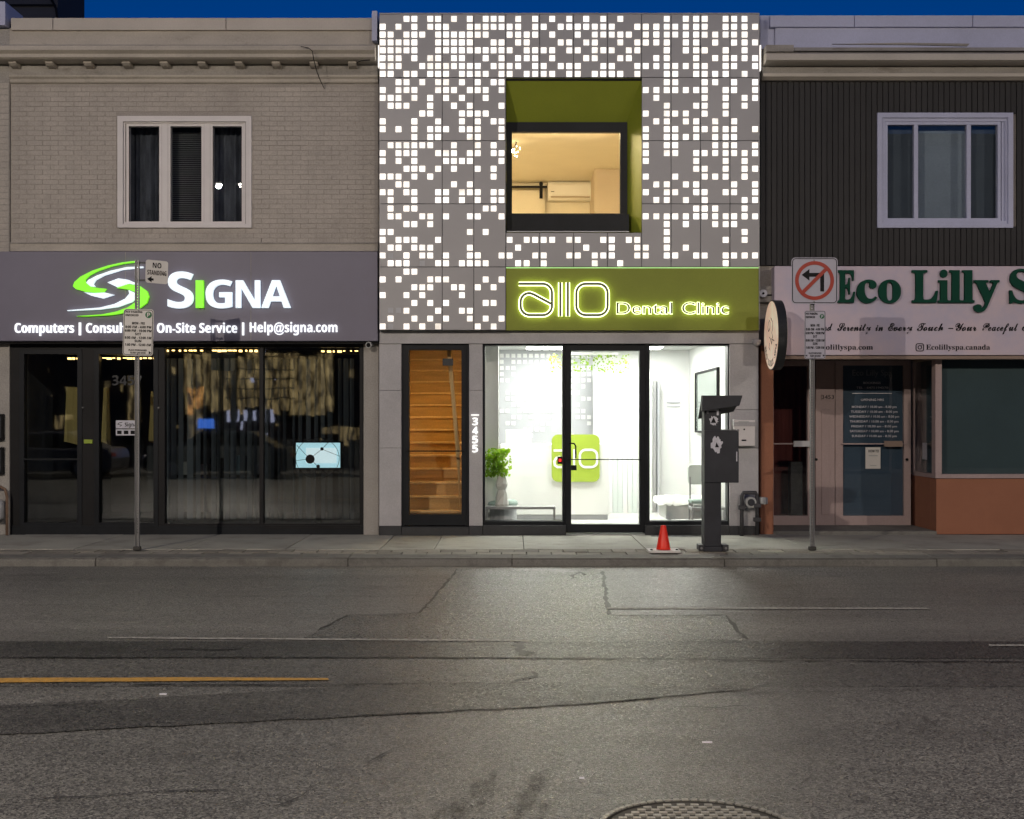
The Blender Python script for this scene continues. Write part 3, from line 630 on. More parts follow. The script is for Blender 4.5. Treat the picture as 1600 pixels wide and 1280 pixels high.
# ================================================================== COMPUTER SHOP SIGN
FY = -.24
CS = thing('fascia_sign', 'slate grey illuminated fascia sign reading SIGNA over the computer shop', 'sign', (X(295, FY), FY, Z(533, FY)))
MB().box(-8.6, X(590, FY), FY, -.002, Z(533, FY), Z(393, FY)).build('sign_face', 'sgrey', CS, bevel=.006)
for px in (196, 392): MB().pbox(px-.4, px+.4, 394, 532, FY-.002, FY+.01).build('panel_joint', 'grime', CS)
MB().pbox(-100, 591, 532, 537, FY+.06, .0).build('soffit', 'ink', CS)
def slp(pts): return [(X(100+a/4.324, FY), Z(390+b/4.324, FY)) for a, b in pts]
sw_g1 = [(495, 79), (400, 90), (300, 112), (200, 145), (120, 185), (78, 222), (68, 250), (88, 270), (150, 287), (215, 292), (275, 289), (292, 268), (240, 263), (185, 254), (152, 228), (148, 205), (180, 175), (240, 145), (330, 115), (420, 96), (495, 88)]
sw_w1 = [(540, 117), (430, 121), (320, 146), (230, 178), (172, 208), (158, 226), (186, 251), (217, 254), (203, 235), (222, 208), (280, 177), (400, 140), (540, 126)]
sw_w2 = [(138, 288), (190, 314), (270, 333), (346, 308), (288, 294), (275, 293), (215, 297), (150, 292)]
sw_g2 = [(362, 262), (440, 236), (520, 250), (568, 285), (580, 320), (566, 362), (520, 397), (430, 427), (330, 444), (160, 453), (90, 452), (260, 441), (360, 421), (440, 392), (490, 357), (508, 320), (492, 291), (440, 272)]
sw_w3 = [(300, 225), (375, 197), (440, 207), (500, 233), (505, 243), (440, 232), (365, 256)]
sw_w4 = [(442, 276), (488, 296), (499, 322), (465, 356), (372, 390), (250, 407), (30, 417), (30, 412), (250, 394), (350, 369), (420, 334), (448, 300)]
for pts, mt in ((sw_g1, 'e_lime'), (sw_w1, 'e_letter'), (sw_w2, 'e_letter'), (sw_g2, 'e_lime'), (sw_w3, 'e_letter'), (sw_w4, 'e_letter')):
    MB().prism(slp(pts), FY-.05, FY-.003).build('logo_stroke', mt, CS)
for ch_, a, b, cap, mt in (('S', 261.5, 301.5, 56, 'e_letter'), ('I', 305.5, 317.5, 43, 'e_lime'), ('G', 321, 362, 43.5, 'e_letter'), ('N', 368, 406, 43, 'e_letter'), ('A', 408, 454, 43, 'e_letter')):
    zb = 481 if ch_ not in 'SG' else 481
    if ch_ == 'I': MB().pbox(a, b, 438, 481, FY-.06, FY-.003).build('letter', mt, CS)
    else: ptext(MB(), ch_, 'sans', a, b, zb, cap, FY-.06, depth=.057, res=6).build('letter', mt, CS)
for t_, a, b in (('Computers', 22.5, 115), ('|', 122.8, 126), ('Consulting', 134, 224), ('|', 233, 236.2), ('On-Site Service', 245, 370), ('|', 378, 381.2), ('Help@signa.com', 390, 527)):
    if t_ == '|': MB().pbox(a, b, 504, 524, FY-.03, FY-.003).build('divider', 'e_small', CS)
    else: ptext(MB(), t_, 'sans', a, b, 520 if t_ != 'Help@signa.com' else 519, 15, FY-.03, depth=.027, res=4).build('lettering', 'e_small', CS)

# things inside / on the computer shop glass
TV = thing('monitor', 'bright blue-white monitor showing in the dark shop window', 'monitor', (X(497, .25), .25, Z(735, .25)))
MB().pbox(460, 535, 690, 733, .25, .30).build('case', 'ink', TV, bevel=.004)
MB().pbox(462.5, 531.5, 692, 731, .246, .2495).build('screen', 'e_tv', TV)
MB().pbox(478, 526, 700, 724, .242, .2455).build('screen_card', 'e_tv2', TV)
MB().pbox(494, 502, 733, 818, .28, .29).build('stand', 'ink', TV)
def disc(mb, px, py, r, yf, yb, n=20): return mb.prism([(X(px, yf)+r*math.cos(2*math.pi*k/n), Z(py, yf)+r*math.sin(2*math.pi*k/n)) for k in range(n)], yf, yb)
NW = thing('window_decal', 'thin black circle and node lines decal in front of the monitor', 'decal', (X(495, .035), .035, Z(745, .035)))
mb = MB(); stroke(mb, [(X(496, .03)+.31*math.cos(2*math.pi*k/40), Z(716, .03)+.29*math.sin(2*math.pi*k/40)) for k in range(40)], .006, .03, .033, True); mb.build('ring', 'ink', NW)
for px, py, r in ((484.5, 717.5, .065), (503, 701.5, .024), (497, 729, .026)): disc(MB(), px, py, r, .024, .029).build('node', 'ink', NW)
for a, b in (((484, 717), (503, 702)), ((503, 702), (520, 684)), ((484, 717), (464, 696)), ((484, 717), (497, 729)), ((484, 717), (462, 720)), ((503, 702), (531, 713)), ((497, 729), (512, 742))):
    stroke(MB(), [(X(a[0], .03), Z(a[1], .03)), (X(b[0], .03), Z(b[1], .03))], .006, .025, .028).build('line', 'ink', NW)
va, val = MB().box(-.045, .045, -.003, .003, Z(812, .45), Z(560, .45)).mesh('blind_vane', 'slat')
VB = thing('vertical_blind', 'grey vertical blind vanes hanging behind the wide shop panes', 'blind', (X(410, .45), .45, .1))
for i in range(26):
    px = 262+i*11.6+random.uniform(-3, 3)
    link('blind_vane', va, VB, (X(px, .45), .45+random.uniform(-.02, .02), val[2]), (0, 0, R(random.uniform(35, 80))))
MB().pbox(257, 562, 546, 554, .42, .5).build('head_rail', 'bronze', VB)
for k, (a, b, c, d, yy) in enumerate(((158, 172, 606, 690, .9), (232, 246, 612, 690, .9), (100, 126, 605, 690, 1.0), (330, 404, 545, 600, 1.6))):
    if k < 3: MB().prism([(X(a, yy), Z(d, yy)), (X(b, yy), Z(d+6, yy)), (X(b-3, yy), Z(c, yy)), (X(a+4, yy), Z(c, yy))], yy, yy+.05).build('gold_drape', 'drape', label=('gold drape hanging behind the left edge of the second shop door', 'gold drape hanging behind the right edge of the second shop door', 'gold drape hanging behind the right side of the leftmost shop door')[k], cat='curtain', group='gold drapes in the computer shop')
for k, (a, b, py) in enumerate(((104, 126, 560), (158, 246, 560), (258, 318, 548), (330, 404, 548), (500, 560, 549))):
    yy = .22
    q = thing('strip_light', ('small gold strip light glowing at the top of the leftmost shop door', 'long gold strip light glowing at the top of the second shop door', 'gold strip light at the top left of the third shop pane', 'gold strip light at the top right of the third shop pane', 'gold strip light at the top right of the monitor window')[k], 'lamp', (X((a+b)/2, yy), yy, Z(py, yy)), 'gold strip lights along the shop ceiling')
    MB().pbox(a, b, py-4, py-1.5, yy-.03, yy+.04).build('housing', 'ink', q)
    n = max(3, int((b-a)/8))
    for i in range(n):
        c_ = a+(b-a)*(i+.5)/n+random.uniform(-1.5, 1.5); hw = random.uniform(.8, 3.6)
        MB().pbox(c_-hw, c_+hw, py-1.2, py-.2+random.uniform(0, 2.4), yy-.02, yy+.03).build('tube', 'e_gold', q)
DC = thing('door_decal', 'two small white stickers with the shop logo on the second shop door', 'sticker', (X(196, .03), .03, Z(680, .03)))
for c, d in ((657, 669.5), (671, 680.5)): MB().pbox(181, 214, c, d, .032, .036).build('sheet', 'sticker', DC)
ptext(MB(), 'Signa', 'sans', 195, 213, 666.5, 6, .029, depth=.002).build('lettering', 'ink', DC)
stroke(MB(), [(X(a, .029), Z(b, .029)) for a, b in ((191, 660), (186, 661), (184, 663), (190, 664.5), (187, 666.5))], .008, .029, .031).build('logo', 'ink', DC)
for i in range(3): MB().pbox(183+i*10.5, 190+i*10.5, 673, 678.5, .0295, .0315).build('icon', 'ink', DC)
ptext(MB(), '3457', 'sans', 175, 222, 602, 15, .03, depth=.003).build('number_decal', 'base', label='dark street number 3457 on the second shop door glass', cat='number')
# shelves and boxes inside the dark shop
SH = thing('display_shelf', 'dark display shelf with small boxes inside the shop behind the third pane', 'shelf', (X(330, 1.6), 1.6, 0))
MB().pbox(270, 400, 742, 747, 1.5, 1.9).build('shelf', 'bronze', SH)
for a in (272, 396): MB().pbox(a-2, a+2, 747, 815, 1.55, 1.6).build('leg', 'bronze', SH)
for a, b, c, d, mt in ((283, 296, 722, 742, 'steel'), (312, 324, 726, 742, 'sticker'), (328, 352, 716, 742, 'ink'), (360, 382, 712, 742, 'navy')): MB().pbox(a, b, c, d, 1.55, 1.75).build('box', mt, SH, bevel=.005)
# wall camera at the right end of the sign
def wall_camera(px, py, Y, mat, label):
    t_ = thing('security_camera', label, 'camera', (X(px, Y), Y, Z(py, Y)))
    MB().box(X(px, Y)-.03, X(px, Y)+.03, Y-.02, Y, Z(py, Y)-.01, Z(py, Y)+.06).build('bracket', mat, t_, bevel=.004)
    MB().tube([(X(px, Y), Y, Z(py, Y)), (X(px, Y)-.02, Y-.16, Z(py, Y)-.03)], .045, 14).build('housing', mat, t_, smooth=False)
    MB().tube([(X(px, Y)-.02, Y-.16, Z(py, Y)-.03), (X(px, Y)-.021, Y-.168, Z(py, Y)-.0315)], .03, 14).build('lens', 'ink', t_)
wall_camera(580, 537, -.06, 'greymetal', 'grey bullet security camera under the right end of the SIGNA sign')

# ================================================================== DENTAL CLINIC BUILDING
CL = thing('clinic_building', 'dental clinic with backlit perforated square facade and olive window box', 'building', (X(890), 0, 0))
PY = -.30
PANEL_L = "...##.##.#.#.### #.#.#.###..##### ##.###.#######.. #####..#####..## #####..######### ###.#.##.##..#.# ###..########.## ##.##.###.####.# ..##.#.##.#.#.## #.###..###.###.# ###.#.#.#.#..#.. .###..#..#.#...# .....##...####.. #...#..#..#.#.## #.#.#.###.###..# ....#.##...##..# .######..#..#.#. #.###..###.##.## #.#.#...####...# ...###.#.#..#.#. ###.#.#.......#. ..##.....#.#.... ##.##..##.###.## .#..#..##.#.#.## .#.##........##. .##..##.#..##..# ...##.#......... ##.........#.#.. #.###..#........ .##.###....#.... #..#.##.#..##..# .###...##.####.. ...##........... #.#...###....#.# ....###..##.#.#. #..#.#....#..... ....#.#.#....##. ...#...#..##.... .#..#.#.#..#.#.# #..#.#.#....#.#.".split()
PANEL_T = ".#.#.#.#.#.#.#.. ##.##.#######..# ####.#..#.#####. .##...##.##..#.# #.####.##.###.## .###.#...##..##. ##.##.###..##..# #.####.##.####.#".split()
PANEL_M = "#.####.##..##.## .#.......#..#..# #..##..##.###..# .##.#.....#..#..".split()
PANEL_R = "..#.###.###. #######.#### ###########. ###.##.#.### ..#.###.#.#. .##..#.##### #######.##.# ..##.####.#. ..##..##.#.# #######.##.# .#....#.#.## ..#..##.#.#. #.###.#.#... .##.##.#.#.. #.##.#####.# #.####.###.. #.##...###.# #.##.####### #....#..#.#. .....##.#.## #..#..###.#. .##.##...#.# #.##.##.##.# .##.#.#...## .....###..#. ############ ..#.#..###.. ..#.......#. ..#.....#.#. #.#.#....... #.##.##.#### ........#...".split()
seams_z = [22, 121.3, 219.8, 318.6, 417.2, 516]
row_c = []
for p in range(5):
    for k in range(8): row_c.append(seams_z[p]+7.4+k*12.22 if p else 29.7+k*12.28)
HS = 4.42   # half size of a square, photo px
squares = []
def screen(rows, r0, col_c, panels):
    """panels: list of (first col, last col, px left, px right); bands of rows between the seams"""
    nb_ = (len(rows)+7)//8
    for b_ in range(nb_):
        rr = rows[b_*8:(b_+1)*8]; ra = r0+b_*8
        ztop = seams_z[ra//8] if ra % 8 == 0 else 363.5
        zbot = seams_z[ra//8+1]
        for (c0, c1, pl, pr) in panels:
            xs = [pl+.5]; zs = [zbot-.5]
            for c in range(c0, c1+1): xs += [col_c[c]-HS, col_c[c]+HS]
            xs.append(pr-.5)
            for k in range(len(rr)-1, -1, -1): zs += [row_c[ra+k]+HS, row_c[ra+k]-HS]
            zs.append(ztop+.5)
            def hole(i, j):
                if i % 2 == 0 or j % 2 == 0: return False
                return rr[len(rr)-1-(j//2)][c0+i//2] == '#'
            o = MB().plate([X(v, PY) for v in xs], [Z(v, PY) for v in zs], hole, PY, PY+.006).build('screen_panel', 'panel', CL)
            for k, line in enumerate(rr):
                for c in range(c0, c1+1):
                    if line[c] == '#': squares.append((col_c[c], row_c[ra+k], o))
cl_ = [597.9+12.38*k for k in range(16)]
ct_ = [796.3+13.3*k for k in range(16)]
cr_ = [1009, 1025.5, 1041.8, 1055, 1071.6, 1087.8, 1101, 1117.5, 1133.8, 1147, 1163.4, 1179.8]
screen(PANEL_L, 0, cl_, [(0, 7, 592.5, 691), (8, 11, 691, 740.3), (12, 15, 740.3, 790.3)])
screen(PANEL_T, 0, ct_, [(0, 3, 790.3, 843.2), (4, 7, 843.2, 896.2), (8, 11, 896.2, 949.2), (12, 15, 949.2, 1002.6)])
screen(PANEL_M, 28, ct_, [(0, 3, 790.3, 843.2), (4, 7, 843.2, 896.2), (8, 11, 896.2, 949.2), (12, 15, 949.2, 1002.6)])
screen(PANEL_R, 0, cr_, [(0, 2, 1002.6, 1048.6), (3, 5, 1048.6, 1094.6), (6, 8, 1094.6, 1140.6), (9, 11, 1140.6, 1187)])
hs = (HS-.12)/S(PY)
sq_me, _ = MB().box(-hs, hs, -.007, .014, -hs, hs).mesh('light_square', 'e_square', recenter=False)
sq_rest = MB()
order = list(range(len(squares)))
stp = len(squares)/300.0; keep = set(int(i*stp) for i in range(300))
for i, (px, py, o) in enumerate(squares):
    x, z = X(px, PY), Z(py, PY)
    if i in keep: link('light_square', sq_me, o, (x, PY, z))
    else: sq_rest.box(x-hs, x+hs, PY-.007, PY+.014, z-hs, z+hs)
sq_rest.build('light_squares', 'e_square', CL, kind='stuff')
for px, py in ((610.3, 399.5), (659.8, 411.5), (610.3, 485), (622.6, 485), (610.3, 510)):
    MB().box(X(px, PY)-hs*.95, X(px, PY)+hs*.95, PY-.001, PY-.0004, Z(py, PY)-hs*.95, Z(py, PY)+hs*.95).build('blanked_square', 'palegrey', CL)
# backing box of the screen, and the facade body
op = (X(791, PY), X(1002.5, PY), Z(363, PY), Z(122.5, PY))
bo = (X(754), X(1140), -.1, Z(537)); bd = (X(627), X(733), -.1, Z(535))
MB().wall(X(592.5, PY)+.01, X(1187, PY)-.01, Z(515, PY), Z(24, PY), [(op[0]-.004, op[1]+.004, op[2]-.004, op[3]+.004), (X(791, PY), 9, 0, Z(418, PY))], PY+.04, PY+.26).build('light_box', 'base', CL)
for a, b in ((592.6, 593.4), (1186.2, 1187)): MB().box(X(a, PY), X(b, PY), PY+.008, PY+.28, Z(516, PY), Z(22, PY)).build('edge_trim', 'panel', CL)
MB().box(X(592.6, PY), X(1187, PY), PY-.002, .3, Z(22, PY)+.002, Z(20.3, PY)).build('coping', 'panel', CL)
for px, s_ in ((591.4, -1), (1188.6, 1)):
    MB().box(X(px-1.0, PY), X(px+1.0, PY), PY+.02, PY+.1, Z(104 if s_ < 0 else 109, PY), Z(70, PY)).build('side_light', 'e_square', CL)
# window box: splayed olive reveals, dark frame, warm room
WY = .08
o0, o1, o2, o3 = op
wx0, wx1, wz0, wz1 = X(793, WY), X(979, WY), Z(361, WY)-.02, Z(192, WY)
mb = MB()
mb.add([(o0, PY, o3), (o1, PY, o3), (wx1+.0, WY, wz1), (o0, WY, wz1)], [(0, 1, 2, 3)])
mb.add([(o1, PY, o2), (o1, PY, o3), (wx1, WY, wz1), (wx1, WY, o2)], [(0, 3, 2, 1)])
mb.add([(o0, PY, o2), (o0, PY, o3), (o0, WY, wz1), (o0, WY, o2)], [(0, 1, 2, 3)])
mb.add([(o0, PY, o2), (o1, PY, o2), (wx1, WY, o2), (o0, WY, o2)], [(3, 2, 1, 0)])
mb.build('window_reveal', 'green', CL)
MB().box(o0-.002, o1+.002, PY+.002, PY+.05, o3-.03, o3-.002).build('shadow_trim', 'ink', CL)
UW = MB().wall(X(790, WY-.03), X(980, WY-.03), Z(338, WY-.03)-.35, Z(191, WY-.03), [(X(800, WY-.03), X(969, WY-.03), Z(333.5, WY-.03), Z(206.5, WY-.03))], WY-.03, WY+.06).build('upper_window', 'black', CL)
MB().box(X(799, WY), X(970, WY), WY+.01, WY+.016, Z(334, WY), Z(206, WY)).build('pane', 'g_clear', UW)
sb = -.12
MB().box(o0+.004, X(983, sb), sb, WY-.031, o2+.004, Z(334.5, sb)).build('sill_box', 'black', UW, bevel=.004)
MB().box(o0+.004, X(982.5, PY), PY-.004, PY+.012, o2+.003, o2+.016).build('drip_edge', 'greymetal', UW)
ux0, ux1, uy1, uz0, uz1 = X(790, WY)-2.2, 2.4, 5.0, 3.3, 5.93
MB().room(ux0, ux1+1.0, WY+.061, uy1, uz0, uz1).build('upper_room', 'cream', CL)
MB().box(X(929, uy1-1.3), ux1+.9, uy1-1.3, uy1-.01, uz0, uz1).build('partition', 'tan', CL)  # darker tan puts this wall's shade into its colour
AC = thing('air_conditioner', 'white wall air conditioner unit in the warm upstairs room', 'air conditioner', (X(891, 4.7), 4.8, Z(312, 4.7)))
MB().profile_x([(4.99, Z(283, 4.75)), (4.79, Z(283, 4.75)), (4.75, Z(288, 4.75)), (4.75, Z(306, 4.75)), (4.83, Z(312, 4.75)), (4.99, Z(312, 4.75))], X(856, 4.75), X(927, 4.75)).build('body', 'acwhite', AC, bevel=.01)
MB().pbox(861, 922, 306.5, 308.5, 4.742, 4.80).build('louvre', 'tan', AC)
MB().pbox(861, 866, 299, 300, 4.744, 4.75).build('badge', 'ink', AC)
BD = thing('barn_door', 'cream sliding barn door on a dark rail in the warm upstairs room', 'door', (X(820, 4.9), 4.9, uz0))
MB().box(X(780, 4.85), X(851, 4.85), 4.87, 4.91, uz0, Z(297, 4.85)).build('leaf', 'cream', BD, bevel=.004)
for a in (812, 846): MB().box(X(a, 4.85)-.012, X(a, 4.85)+.012, 4.855, 4.87, uz0, Z(300, 4.85)).build('stile', 'cream', BD)
MB().pbox(780, 855, 290.5, 293.5, 4.80, 4.83).build('rail', 'ink', BD)
MB().pbox(843, 848, 285, 310, 4.77, 4.80).build('hanger', 'ink', BD); disc(MB(), 845.5, 287, .035, 4.765, 4.80).build('roller', 'ink', BD)
CH = thing('chandelier', 'small warm chandelier with bare bulbs at the upstairs window corner', 'lamp', (X(806, 1.6), 1.6, Z(240, 1.6)))
MB().tube([(X(806, 1.6), 1.6, uz1), (X(806, 1.6), 1.6, Z(232, 1.6))], .008, 6).build('stem', 'ink', CH)
for px, py in ((814, 211), (801, 236)):
    MB().tube([(X(806, 1.6), 1.6, Z(225, 1.6)), (X(px, 1.6), 1.6, Z(py, 1.6))], .005, 6).build('arm', 'ink', CH)
    MB().lathe([(0, -.03), (.022, -.018), (.03, 0), (.022, .02), (0, .03)], X(px, 1.6), 1.6, 12, Z(py, 1.6)).build('bulb', 'e_bulb', CH, smooth=True)
for k in range(12):
    MB().lathe([(0, -.012), (.006, 0), (0, .012)], X(806+random.uniform(-6, 8), 1.6), 1.6+random.uniform(-.05, .05), 6, Z(random.uniform(228, 246), 1.6)).build('crystal', 'e_bulb', CH)
CP = thing('ceiling_light', 'added warm round ceiling light, out of view left of the upstairs window', 'lamp', (-.9, 2.2, uz1-.06))  # added light kept out of view to brighten the warm room
MB().lathe([(0, 0), (.22, 0), (.22, .05), (0, .05)], -.9, 2.2, 20, uz1-.06).build('diffuser', 'e_warm', CP)
CW = thing('added_strip_lamp', 'added warm strip lamp hidden above the upstairs window head', 'lamp', (.8, .72, uz1-.03))  # added hidden lamp, more brightness for the upstairs room
MB().box(.1, 1.5, .66, .78, uz1-.045, uz1-.004).build('diffuser', 'e_warm', CW)

# --- ground floor: header, piers, base
HY = -.16
MB().box(X(592.5, HY), X(1186, HY), HY, .25, Z(537, HY), Z(514, HY)).build('header', 'stone', CL, bevel=.004)
for a, b in ((592.5, 627), (733, 754), (1140, 1185)):
    zz = [Z(837, HY+.02), Z(822, HY+.02)-.0, Z(700, HY+.02), Z(640, HY+.02) if a > 1000 else Z(610, HY+.02), Z(537.5, HY+.02)]
    for i in range(1, 4): MB().box(X(a, HY+.02), X(b, HY+.02), HY+.02, .25, zz[i]+.002, zz[i+1]-.002).build('stone_tile', 'stone', CL, bevel=.003)
    MB().box(X(a, HY+.0), X(b, HY+.0), HY, .25, 0, zz[1]).build('base_block', 'base', CL, bevel=.004)
for a, b in ((754.5, 884.5), (1008, 1139.5)): MB().box(X(a, HY), X(b, HY), HY, .2, 0, Z(821, HY)).build('base_block', 'base', CL, bevel=.004)
MB().box(X(627.5, HY), X(732.5, HY), HY, .2, 0, Z(824, HY)).build('base_block', 'base', CL, bevel=.004)
# stair door
DY = -.1
SD = MB().frame(627.5, 732.5, 535.5, 824, 5, DY, .12, tb=2).build('stair_door', 'black', CL, bevel=.003)
MB().frame(632, 728, 540, 821, 7, DY-.015, .05, tb=17).build('leaf_frame', 'black', SD, bevel=.003)
MB().pbox(637, 722, 549, 805, DY+.06, DY+.07).build('pane', 'g_clear', SD)
MB().pbox(634, 726, 704, 706, DY-.05, DY-.03).build('push_bar', 'ink', SD)
MB().pbox(691.5, 708, 560.5, 571.5, DY+.05, DY+.056).build('plate', 'base', SD)
# shop front of the clinic
CF = MB().wall(X(754.5), X(1139.5), Z(823), Z(537), [(X(758), X(878.5), Z(813.5), Z(540.5)), (X(882), X(1008), -.5, Z(539)), (X(1014), X(1135.5), Z(813.5), Z(540.5))], DY, .12)
CF = CF.build('shop_front', 'black', CL, bevel=.003)
for a, b in ((757, 880), (1013, 1137)): MB().pbox(a, b, 539, 815, .0, .008).build('pane', 'g_clear', CF)
GD = MB().frame(883, 1009, 538.5, 832.5, 9.5, DY+.01, .06, tb=13).build('glass_door', 'black', CL, bevel=.003)
MB().pbox(891, 1001, 547, 821, .0, .008).build('pane', 'g_clear', GD)
MB().pbox(886, 1003, 717.3, 718.9, DY-.045, DY-.03).build('push_bar', 'ink', GD)
MB().tube([(X(890, DY-.05), DY, Z(692.5, DY)), (X(890, DY-.05), DY-.06, Z(692.5, DY)), (X(897, DY-.05), DY-.06, Z(693, DY)), (X(899.5, DY-.05), DY-.06, Z(697, DY)), (X(899.5, DY-.05), DY-.06, Z(716, DY))], .011, 8).build('pull_handle', 'ink', GD, smooth=True)
MB().pbox(892, 901, 727, 735, DY-.02, DY+.03).build('lock', 'ink', GD, bevel=.003)
RD = thing('card_reader', 'small black card reader with red light left of the glass door', 'card reader', (X(875, .02), .02, Z(725, .02)))
MB().pbox(871, 879.3, 713.5, 725, .012, .03).build('case', 'ink', RD); MB().pbox(873.2, 877, 717, 721.5, .009, .012).build('light', 'e_red', RD)
MB().box(X(884), X(1008), HY+.02, .12, .0, .018).build('threshold', 'greymetal', CL)
# street number
NU = thing('house_number', 'lit white vertical house number 3455 on the grey pier', 'number', (X(742, HY), HY, Z(706, HY)))
NYF = HY+.002
MB().pbox(736, 748.5, 647.8, 649.4, NYF, NYF+.015).build('bar', 'e_num', NU)
for k, c in enumerate('3455'): ptext(MB(), c, 'sans', 737.8, 746.8, 664.5+k*14.1, 11.6, NYF, depth=.015).build('digit', 'e_num', NU)

# --- staircase behind the left door
rx0, rx1 = X(600), X(741)
MB().room(rx0, rx1, .121, 6.0, 0, 3.25).build('stair_hall', 'ochre', CL)
ST = thing('staircase', 'closed oak staircase climbing behind the narrow glass door', 'staircase', ((rx0+rx1)/2, .5, 0))
rise, run, z0, y0 = .195, .25, .315, .30
for i in range(15):
    zt = z0+i*rise; yy = y0+i*run
    MB().box(rx0+.01, rx1-.09, yy, yy+.02, zt-rise+.001, zt-.032).build('riser', 'oak', ST)
    MB().box(rx0+.01, rx1-.09, yy-.025, yy+run+.02, zt-.03, zt).build('tread', 'pine', ST, bevel=.006)
MB().box(rx0+.01, rx1-.09, .14, .299, .0, .118).build('landing', 'oak', ST)
HR = MB()
a_, b_ = (X(718, .35), .35, Z(790, .35)), (X(699, 2.2), 2.2, Z(545, 2.2))
HR.prism([(X(719.5, .4), Z(800, .4)), (X(716, .4), Z(735, .4)), (X(699, .4), Z(540, .4)), (X(705, .4), Z(540, .4)), (X(719.5, .4), Z(705, .4))], .16, .22)
HR.build('wood_rail', 'pine', label='pale pine rail board slanting up beside the oak stairs', cat='rail', bevel=.005)
SL = thing('stair_light', 'warm light hanging high in the stair hall behind the narrow door', 'lamp', ((rx0+rx1)/2, .7, 3.1))
MB().lathe([(0, 0), (.14, 0), (.14, .06), (0, .06)], (rx0+rx1)/2, .7, 16, 3.1).build('diffuser', emit('stair_lamp', (1.0, .80, .40), 85), SL)

# --- clinic reception
qx0, qx1, qy1, qz1 = X(745)+.02, X(1143), 4.3, 2.86
MB().room(qx0, qx1, .121, qy1, 0.02, qz1, skip=('front', 'floor')).build('reception_room', 'white', CL)
MB().box(qx0, qx1, .121, qy1, 0.0, .02).build('reception_floor', 'floorw', CL)
MB().box(qx0+.002, X(779, .8), .55, .95, .02, qz1-.01).build('column', 'white', CL)
k = 0
for yy in (.9, 2.0, 3.3):
    for xx in (.55, 2.2):
        q = thing('ceiling_panel', ('left', 'right')[xx > 1]+' square ceiling light in the '+{.9: 'front', 2.0: 'middle', 3.3: 'rear'}[yy]+' of the reception', 'lamp', (xx, yy, qz1-.03), 'reception ceiling lights')
        MB().box(xx-.32, xx+.32, yy-.32, yy+.32, qz1-.02, qz1-.004).build('frame', 'palegrey', q); MB().box(xx-.3, xx+.3, yy-.3, yy+.3, qz1-.03, qz1-.0205).build('diffuser', 'e_ceilf' if yy < 1 else 'e_ceil', q)
# back wall with relief squares
pw = random.Random(3)
FW = MB().box(X(780, 4.2), X(926, 4.2), 4.2, 4.29, Z(700, 4.2), Z(545, 4.2)).build('feature_wall', 'palegrey', CL)
t_me, _ = MB().box(-.034, .034, -.012, .02, -.034, .034).mesh('wall_tile', 'white', recenter=False)
for r_ in range(14):
    for c_ in range(16):
        pr = .85 if r_ < 5 else (.5 if r_ < 10 else .35)
        if pw.random() < pr: link('wall_tile', t_me, FW, (X(784+c_*9.1, 4.2), 4.195, Z(556+r_*9.6, 4.2)))
# drape panels of the right part of the back wall
for i in range(12):
    a = X(927, 3.9)+i*.085
    MB().prism([(a, .02), (a+.08, .02), (a+.08, 2.5), (a, 2.5)], 3.9+(.003 if i % 2 else 0), 4.0).build('drape_panel', 'palegreen' if i % 3 else 'white', CL)
DK = thing('reception_desk', 'white reception desk carrying the lime logo board', 'desk', (X(870, 2.4), 2.4, .02))
MB().box(X(782, 2.4), X(952, 2.4), 2.4, 3.1, .10, Z(694, 2.4)).build('counter', 'white', DK, bevel=.01)
MB().box(X(784, 2.4), X(950, 2.4), 2.45, 3.05, .02, .098).build('plinth', 'palegrey', DK)
MB().box(X(790, 2.4), X(830, 2.4), 2.6, 3.0, Z(694, 2.4)+.001, Z(672, 2.4)).build('ledge', 'white', DK, bevel=.005)
LYF = 2.33
def rrect(a, b, c, d, r, Y, n=6):
    x0, x1, z0_, z1_ = X(a, Y), X(b, Y), Z(d, Y), Z(c, Y); r = r/S(Y)
    return arc(x1-r, z1_-r, r, 0, 90, n)+arc(x0+r, z1_-r, r, 90, 180, n)+arc(x0+r, z0_+r, r, 180, 270, n)+arc(x1-r, z0_+r, r, 270, 360, n)
MB().prism(rrect(862, 937, 679, 753, 10, LYF), LYF, LYF+.03).build('logo_board', 'lime', DK)
MB().prism(rrect(865, 934, 682, 750, 9, LYF), LYF+.04, LYF+.055).build('logo_halo', 'e_num', DK)
lb = lambda a, b: (X(a, LYF), Z(b, LYF))
w_ = 3.6/S(LYF)
stroke(MB(), [lb(*p) for p in ((865, 704), (878, 704), (882, 707), (884, 712), (884, 727), (881, 730), (871, 730), (867, 727), (866, 721), (869, 716), (874, 714), (884, 720))], w_, LYF-.012, LYF-.001).build('logo_letter', 'white', DK)
for px in (890, 897): MB().pbox(px-1.6, px+1.6, 702, 731, LYF-.012, LYF-.001).build('logo_letter', 'white', DK)
stroke(MB(), rrect(906, 933, 703, 730, 9, LYF), w_, LYF-.012, LYF-.001, True).build('logo_letter', 'white', DK)
